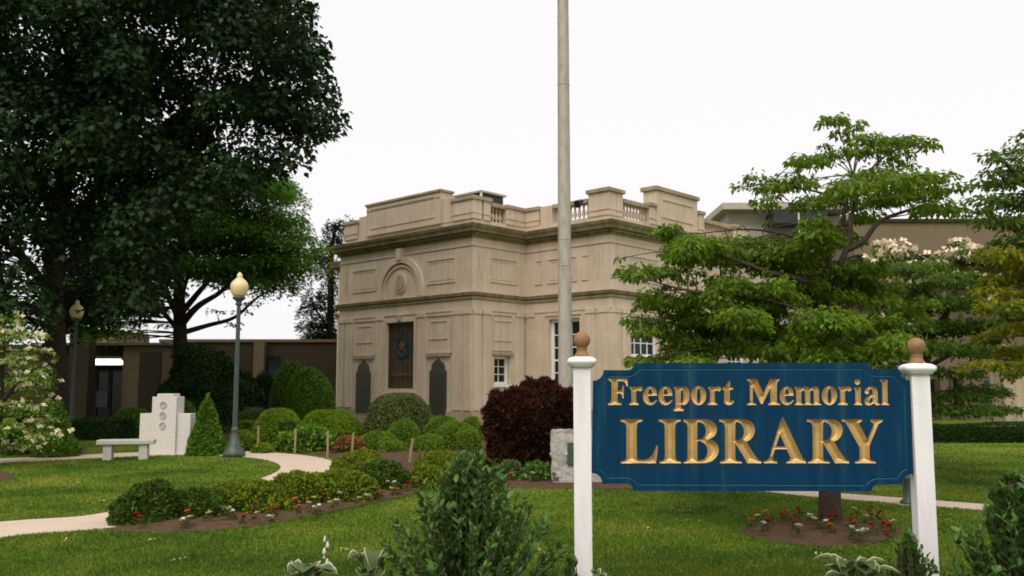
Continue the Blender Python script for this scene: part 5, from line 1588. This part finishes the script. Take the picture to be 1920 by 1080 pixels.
pads += [(lp(px, py, rng.uniform(-1, 1)), .35, .12) for px, py in ((585, 480), (580, 505), (592, 470), (560, 400), (470, 572), (455, 585), (560, 540), (300, 590), (405, 585), (440, 610), (310, 612))]
tree('feathery_tree', 'lighter green spreading tree with bare lower limbs behind the lamp post', bL, limbs, pads, 'locust', 0.17, 380, 0.25, M['bark'], None, None, br=0.04, wr=0.5, sag=0.05)

# sparse dark conifer beside the library's left corner
YC = 54.0
cp = lambda px, py, dy=0.0: AT(px, py, YC + dy)
bC = AT(618, 722, YC); bC[2] = 0
limbs = [([bC - np.array((0, 0, .1)), cp(618, 680), cp(620, 560), cp(622, 470), cp(630, 420)], [0.30, 0.26, 0.2, 0.14, 0.05]), ([cp(619, 620), cp(598, 590), cp(580, 560)], [0.09, 0.06, 0.02]), ([cp(621, 520), cp(605, 500), cp(598, 490)], [0.07, 0.05, 0.02])]
PC = [(600,490,18,10),(612,500,14,9),(628,432,16,10),(622,452,14,9),(618,470,13,8),(588,560,15,12),(582,578,13,10),(572,590,12,9),(595,575,10,8),(618,540,12,10),(612,560,12,8),(605,605,16,9),(590,612,12,7),(622,600,14,14),(570,615,12,8),(612,640,22,14),(590,655,24,14),(622,670,20,14),(600,680,26,12),(575,668,18,10),(585,640,20,14),(605,628,20,12),(625,640,18,16),(615,585,12,10),(628,560,14,14),(608,520,12,9),(640,470,20,20),(645,430,16,14),(640,520,20,20)]
pads = [(cp(px, py, rng.uniform(-.6, .6)), XW(hw, YC) * 1.3, XW(hh, YC) * 1.25) for px, py, hw, hh in PC for _ in (0, 1)]
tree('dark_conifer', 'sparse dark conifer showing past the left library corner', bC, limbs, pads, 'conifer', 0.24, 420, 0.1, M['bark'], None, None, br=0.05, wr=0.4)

# yellow-green tree at the right edge
YR = 13.0
rp = lambda px, py, dy=0.0: AT(px, py, YR + dy)
bR = AT(2040, 722, YR); bR[2] = 0
limbs = [([bR - np.array((0, 0, .1)), rp(2036, 800), rp(2030, 640), rp(2020, 500), rp(2010, 350), rp(1990, 200)], [0.2, 0.17, 0.15, 0.12, 0.08, 0.02]),
         ([rp(2026, 560), rp(1960, 480, .3), rp(1900, 430, .5), rp(1850, 400, .5)], [0.09, 0.06, 0.03, 0.01]), ([rp(2020, 480), rp(1960, 380, -.4), rp(1900, 320, -.6), rp(1860, 290, -.6)], [0.08, 0.05, 0.03, 0.01]), ([rp(2030, 640), rp(1960, 600, -.4), rp(1890, 600, -.6)], [0.08, 0.05, 0.02])]
PRr = [(1855,290,16,9),(1880,300,20,10),(1905,278,18,12),(1918,255,14,12),(1900,320,26,12),(1860,325,20,10),(1840,345,22,9),(1880,345,30,11),(1920,340,30,14),(1850,375,30,10),(1895,380,36,12),(1820,400,26,10),(1870,415,40,12),(1920,420,40,14),(1960,380,50,20),(1960,300,50,20),(1970,460,50,20),(1900,455,36,12),(2000,250,50,20),(2040,330,60,30),(2050,430,60,30),(2060,540,60,30)]
PRy = [(1860,480,30,9),(1895,490,30,10),(1920,505,30,10),(1880,530,34,10),(1850,550,24,8),(1905,560,34,10),(1870,580,34,10),(1915,600,34,12),(1880,625,34,10),(1845,640,24,8),(1830,690,26,8),(1900,665,34,10),(1920,700,30,12),(1960,520,50,16),(1960,600,50,16),(1960,680,50,16),(1875,690,24,8)]
padsA = [(rp(px, py, rng.uniform(-.9, .9)), XW(hw, YR) * 1.2, XW(hh, YR)) for px, py, hw, hh in PRr for _ in (0, 1)]
padsB = [(rp(px, py, rng.uniform(-.9, .9)), XW(hw, YR) * 1.25, XW(hh, YR) * 1.1) for px, py, hw, hh in PRy for _ in (0, 1)]
trr = tree('edge_tree', 'tree with green top and yellowing lower sprays at the right edge', bR, limbs, padsA + padsB[::3], 'dogwood2', 0.10, 1000, 0.5, M['bark_grey'])
parts = []
for c, a, b in padsB:
    V, Fq = pad_leaves(np.array(c) - bR + np.array((0, -.15, .03)), a, b, 0.10, int(1100 * a * a), .5)
    parts.append((V, Fq, 0))
VV, FF, MM = cat_leaf(parts)
mesh_np('yellow_foliage', VV, FF, L['yellowgreen'], trr, MM)

# ------------------------------------------------------------------ foreground plants
def leafy_shrub(name, label, cx, top, wbot, Y, nst, nlf, ls, mat, lean=0.0, cone=True):
    c = AT(cx, 722, Y); h = AT(cx, top, Y)[2]; rb = XW(wbot, Y) / 2
    st = MB(); P = []; D = []; U = []
    for k in range(nst):
        if k == 0: hh, r_ = 1.0, 0.02
        else:
            hh = rng.uniform(0.28, 1.0) ** 0.8
            r_ = math.sqrt(rng.random()) * ((1 - hh) ** 0.9 * 1.2 + 0.07)
        th = rng.uniform(0, 2 * math.pi)
        tip = np.array((math.cos(th) * r_ * rb + lean * hh, math.sin(th) * r_ * rb * 0.8, hh * h))
        root = np.array((math.cos(th) * 0.08, math.sin(th) * 0.08, 0.0))
        m = root * 0.4 + tip * 0.6 + np.array((0, 0, -0.10 * h + 0.02)) + rng.normal(size=3) * 0.03
        pts = [(1 - t) ** 2 * root + 2 * t * (1 - t) * m + t * t * tip for t in np.linspace(0, 1, 7)]
        st.tube(pts, np.linspace(0.009, 0.003, 7), 4)
        for t in rng.uniform(0.22, 1.02, nlf):
            t = min(t, 1.0)
            p = (1 - t) ** 2 * root + 2 * t * (1 - t) * m + t * t * tip
            d = 2 * (1 - t) * (m - root) + 2 * t * (tip - m); d /= np.linalg.norm(d) + 1e-9
            s = rng.normal(size=3); s -= d * (s @ d); s /= np.linalg.norm(s)
            P.append(p); D.append(d * 0.75 + s * 0.8); U.append(d * 0.5 - s * 0.3 + np.array((0, 0, .4)) + rng.normal(size=3) * .3)
    P = np.array(P); D = np.array(D); U = np.array(U); n = len(P)
    D = unit(D)
    S = unit(np.cross(D, U)); Nn = np.cross(S, D)
    l = ls * rng.uniform(.6, 1.2, n)[:, None]; w = l * 0.23
    # six-sided leaf with a fold
    vs = [P, P + D * l * .3 + S * w + Nn * w * .35, P + D * l * .65 + S * w * .9 + Nn * w * .3, P + D * l, P + D * l * .65 - S * w * .9 + Nn * w * .3, P + D * l * .3 - S * w + Nn * w * .35]
    V = np.stack(vs, 1).reshape(-1, 3)
    b = (np.arange(n) * 6)[:, None]
    F1 = np.concatenate([b + np.array([[0, 1, 2, 3]]), b + np.array([[0, 3, 4, 5]])])
    o = empty(name, (c[0], c[1], 0))
    V[:, 2] = np.maximum(V[:, 2], .01)
    mesh_np('foliage', V, F1, L[mat], o)
    st.build('stems', M['bark_grey'], o)
    tag(o, label, 'shrub')
    return o
leafy_shrub('holly_bush', 'glossy green leafy bush in the centre foreground left of the sign', 878, 852, 560, 6.3, 190, 40, 0.064, 'holly')
leafy_shrub('holly_bush', 'glossy dark green bush at the right foreground corner', 1890, 893, 400, 6.1, 150, 36, 0.068, 'holly')
leafy_shrub('holly_bush', 'small low green bush at the foot of the right sign post', 1690, 1000, 150, 6.5, 60, 22, 0.05, 'holly')
leafy_shrub('holly_bush', 'small green sprig beside the left sign post foot', 1068, 1030, 60, 6.6, 12, 16, 0.05, 'holly')

def hosta(label, cx, top, wpx, Y, n, ls):
    c = AT(cx, 722, Y); h = AT(cx, top, Y)[2]; r_ = XW(wpx, Y) / 2
    o = empty('hosta_plant', (c[0], c[1], 0))
    g = MB(); ed_ = MB()
    for k in range(n):
        th = 2 * math.pi * k / n + rng.uniform(-.3, .3); rr = r_ * rng.uniform(.35, .8); hh = h * rng.uniform(.65, .95)
        d = np.array((math.cos(th), math.sin(th), 0)); s = np.array((-d[1], d[0], 0))
        prof = [(0.0, 0.0, 0.01), (0.35, hh * .75, 0.01), (0.55, hh, ls * .50), (0.85, hh * 1.06, ls * .60), (1.1, hh * 1.04, ls * .42), (1.35, hh * .98, 0.004)]
        A_ = [d * rr * a + np.array((0, 0, z)) for a, z, w in prof]; Wd = [w for *_, w in prof]
        V = []; 
        for p, w in zip(A_, Wd):
            V += [p - s * w + np.array((0, 0, w * .25)), p - s * w * .8 + np.array((0, 0, w * .14)), p, p + s * w * .8 + np.array((0, 0, w * .14)), p + s * w + np.array((0, 0, w * .25))]
        F1 = []; F2 = []
        for i in range(len(prof) - 1):
            q = i * 5
            F2 += [(q, q + 1, q + 6, q + 5), (q + 3, q + 4, q + 9, q + 8)]
            F1 += [(q + 1, q + 2, q + 7, q + 6), (q + 2, q + 3, q + 8, q + 7)]
        mb = MB(); mb.add(V, F1, 0); mb.add(V, F2, 1)
        mb.build('leaf', [L['hosta'], L['hostaedge']], o, smooth=True)
    tag(o, label, 'plant', 'variegated hostas in the foreground')
    return o
hosta('pale-edged hosta at the bottom edge left of the holly bush', 585, 1055, 130, 6.7, 12, 0.16)
hosta('pale-edged hosta tucked beside the foreground holly bush', 700, 1036, 90, 6.5, 9, 0.13)
hosta('bushy pale-edged hosta at the bottom edge under the sign', 1590, 1042, 150, 6.5, 18, 0.10)
hosta('small pale-edged hosta just right of the left sign post', 1120, 1062, 40, 6.6, 6, 0.09)
# flowering stalk
c = AT(617, 722, 7.0)
stalk = empty('flower_stalk', (c[0], c[1], 0))
zt_ = AT(617, 1000, 7.0)[2]
MB().tube([(0, 0, 0), (0.005, 0, zt_ * .6), (0.0, 0, zt_)], [0.006, 0.005, 0.003], 5).build('stem', L['hosta'], stalk)
for k in range(5):
    z = zt_ * (0.62 + 0.085 * k); a = k * 2.1
    MB().lathe([(0.004, 0), (0.010, -0.012), (0.014, -0.03), (0.017, -0.045)], 8, (0.014 * math.cos(a), 0.014 * math.sin(a), z)).build('blossom', L['whitepetal'], stalk, smooth=True)
tag(stalk, 'thin stalk with small white bell flowers rising from the hosta', 'flower')

# bedding flowers: one mesh per colour, every plant its own object
def bedding(mat, seed):
    r_ = np.random.default_rng(seed)
    n = 26
    P = np.column_stack([r_.normal(size=(n, 2)) * 0.035, r_.uniform(0.01, 0.07, n)])
    D = np.column_stack([P[:, :2] * 10, np.full(n, 0.5)]) + r_.normal(size=(n, 3)) * .3
    V1, F1 = leaf_quads(P, D, np.tile((0, 0, 1.0), (n, 1)), 0.05, 0.03)
    parts = [(V1, F1, 0)]
    for k in range(3):
        c_ = np.array((*r_.normal(size=2) * 0.014, r_.uniform(0.10, 0.14)))
        m = 9
        an = np.linspace(0, 2 * math.pi, m, endpoint=False)
        D = np.column_stack([np.cos(an), np.sin(an), r_.uniform(.1, 1.0, m)])
        parts.append((*leaf_quads(np.tile(c_, (m, 1)), D, np.tile((0, 0, 1.0), (m, 1)), 0.040, 0.034), 1))
        parts.append((*leaf_quads(np.array([c_ * (1, 1, 0)]), np.array([[0, 0, 1.0]]), np.array([[0, 1.0, 0]]), c_[2], 0.006), 0))
    V_, F_, M_ = cat_leaf([p for p in parts if p[2] == 0])
    me = mesh_np('bedding_flower', V_, F_, L['bedleaf'], None, M_)
    V_, F_, M_ = cat_leaf([(p[0], p[1], 0) for p in parts if p[2] == 1])
    mesh_np('blossom', V_, F_, L[mat], me, M_)
    return me
protos = {}
def flower(px, py, col, label, group, s=1.0):
    p = G(px, py)
    if col not in protos:
        o = bedding(col, len(protos) + 3); protos[col] = o
    else:
        o = copy_tree(protos[col])
    o.location = (p[0], p[1], 0.03); o.rotation_euler = (0, 0, rng.uniform(0, 6.28)); o.scale = (s, s, s * rng.uniform(.85, 1.2))
    for k in list(o.keys()): del o[k]
    nm = {'red': 'red', 'whitepetal': 'white', 'orange': 'orange', 'yellowpetal': 'pale yellow'}[col]
    tag(o, f'small {nm} flower {label}', 'flower', f'{nm} flowers {group}')
F1 = [(252,988,'red'),(264,994,'red'),(288,984,'whitepetal'),(306,980,'yellowpetal'),(342,996,'whitepetal'),(352,992,'yellowpetal'),(418,974,'whitepetal'),(426,980,'yellowpetal'),(435,980,'whitepetal'),(456,992,'red'),(474,970,'red'),(505,975,'red'),(516,978,'red'),(509,990,'whitepetal'),(540,960,'orange'),(552,960,'orange'),(588,975,'whitepetal'),(597,975,'whitepetal'),(590,952,'yellowpetal'),(605,948,'red'),(633,958,'whitepetal'),(640,946,'whitepetal'),(662,940,'orange'),(690,947,'whitepetal'),(716,940,'orange'),(727,922,'whitepetal'),(738,924,'whitepetal'),(736,938,'yellowpetal'),(746,936,'orange'),(350,982,'orange'),(390,984,'yellowpetal'),(580,962,'yellowpetal'),(560,972,'orange'),(620,962,'yellowpetal'),(672,952,'yellowpetal'),(700,938,'yellowpetal'),(760,930,'orange'),(770,922,'red'),(480,985,'yellowpetal')]
for px, py, c_ in F1: flower(px, py, c_, 'in mulch before the ' + ('dark left end' if px < 330 else 'left half' if px < 450 else 'middle' if px < 560 else 'right half' if px < 660 else 'right end') + (' of the hedge, lawn side' if py > 1062 - px * .17 else ' of the hedge, hedge side'), 'before the front hedge', 0.88)
F2 = [(1410,1000,'orange'),(1418,990,'yellowpetal'),(1436,986,'orange'),(1440,1000,'red'),(1432,1008,'whitepetal'),(1466,984,'red'),(1476,982,'orange'),(1488,992,'red'),(1492,1000,'red'),(1496,1012,'whitepetal'),(1522,988,'whitepetal'),(1530,1000,'yellowpetal'),(1548,1000,'whitepetal'),(1556,990,'red'),(1567,986,'red'),(1558,1008,'orange'),(1596,996,'red'),(1602,1004,'orange'),(1600,1018,'whitepetal'),(1610,1022,'whitepetal'),(1620,1018,'whitepetal'),(1624,988,'whitepetal'),(1632,982,'red'),(1648,986,'red'),(1636,1008,'red'),(1656,1002,'red'),(1668,1010,'red'),(1674,1002,'yellowpetal'),(1604,974,'yellowpetal'),(1576,976,'red'),(1500,978,'red'),(1665,1020,'red')]
for px, py, c_ in F2: flower(px, py, c_, ('at the left edge of' if px < 1450 else 'left of the trunk in' if px < 1530 else 'beside the trunk in' if px < 1590 else 'right of the trunk in' if px < 1640 else 'at the right edge of') + ' the round dogwood bed' + (', front row' if py > 997 else ', back row'), 'around the dogwood trunk', 0.85)
F3 = [(1120,900,'red'),(1130,908,'whitepetal'),(1172,904,'red'),(1105,908,'orange'),(1150,910,'yellowpetal'),(1062,906,'orange'),(958,906,'orange'),(972,902,'red'),(1038,910,'yellowpetal'),(1000,908,'yellowpetal'),(1015,904,'orange'),(930,908,'red'),(905,900,'whitepetal'),(920,898,'whitepetal')]
for px, py, c_ in F3: flower(px, py, c_, ('just right of the granite marker' if px > 1095 else 'at the foot of the granite marker' if px > 1030 else 'before the loose perennial clump' if px > 980 else 'below the purple bush'), 'by the granite marker', 1.1)
F4 = [(80,860,'whitepetal'),(105,860,'whitepetal'),(135,858,'whitepetal'),(35,862,'whitepetal'),(8,862,'yellowpetal')]
for px, py, c_ in F4: flower(px, py - 4, c_, 'at the foot of the left cone evergreens', 'under the cone evergreens', 1.2)
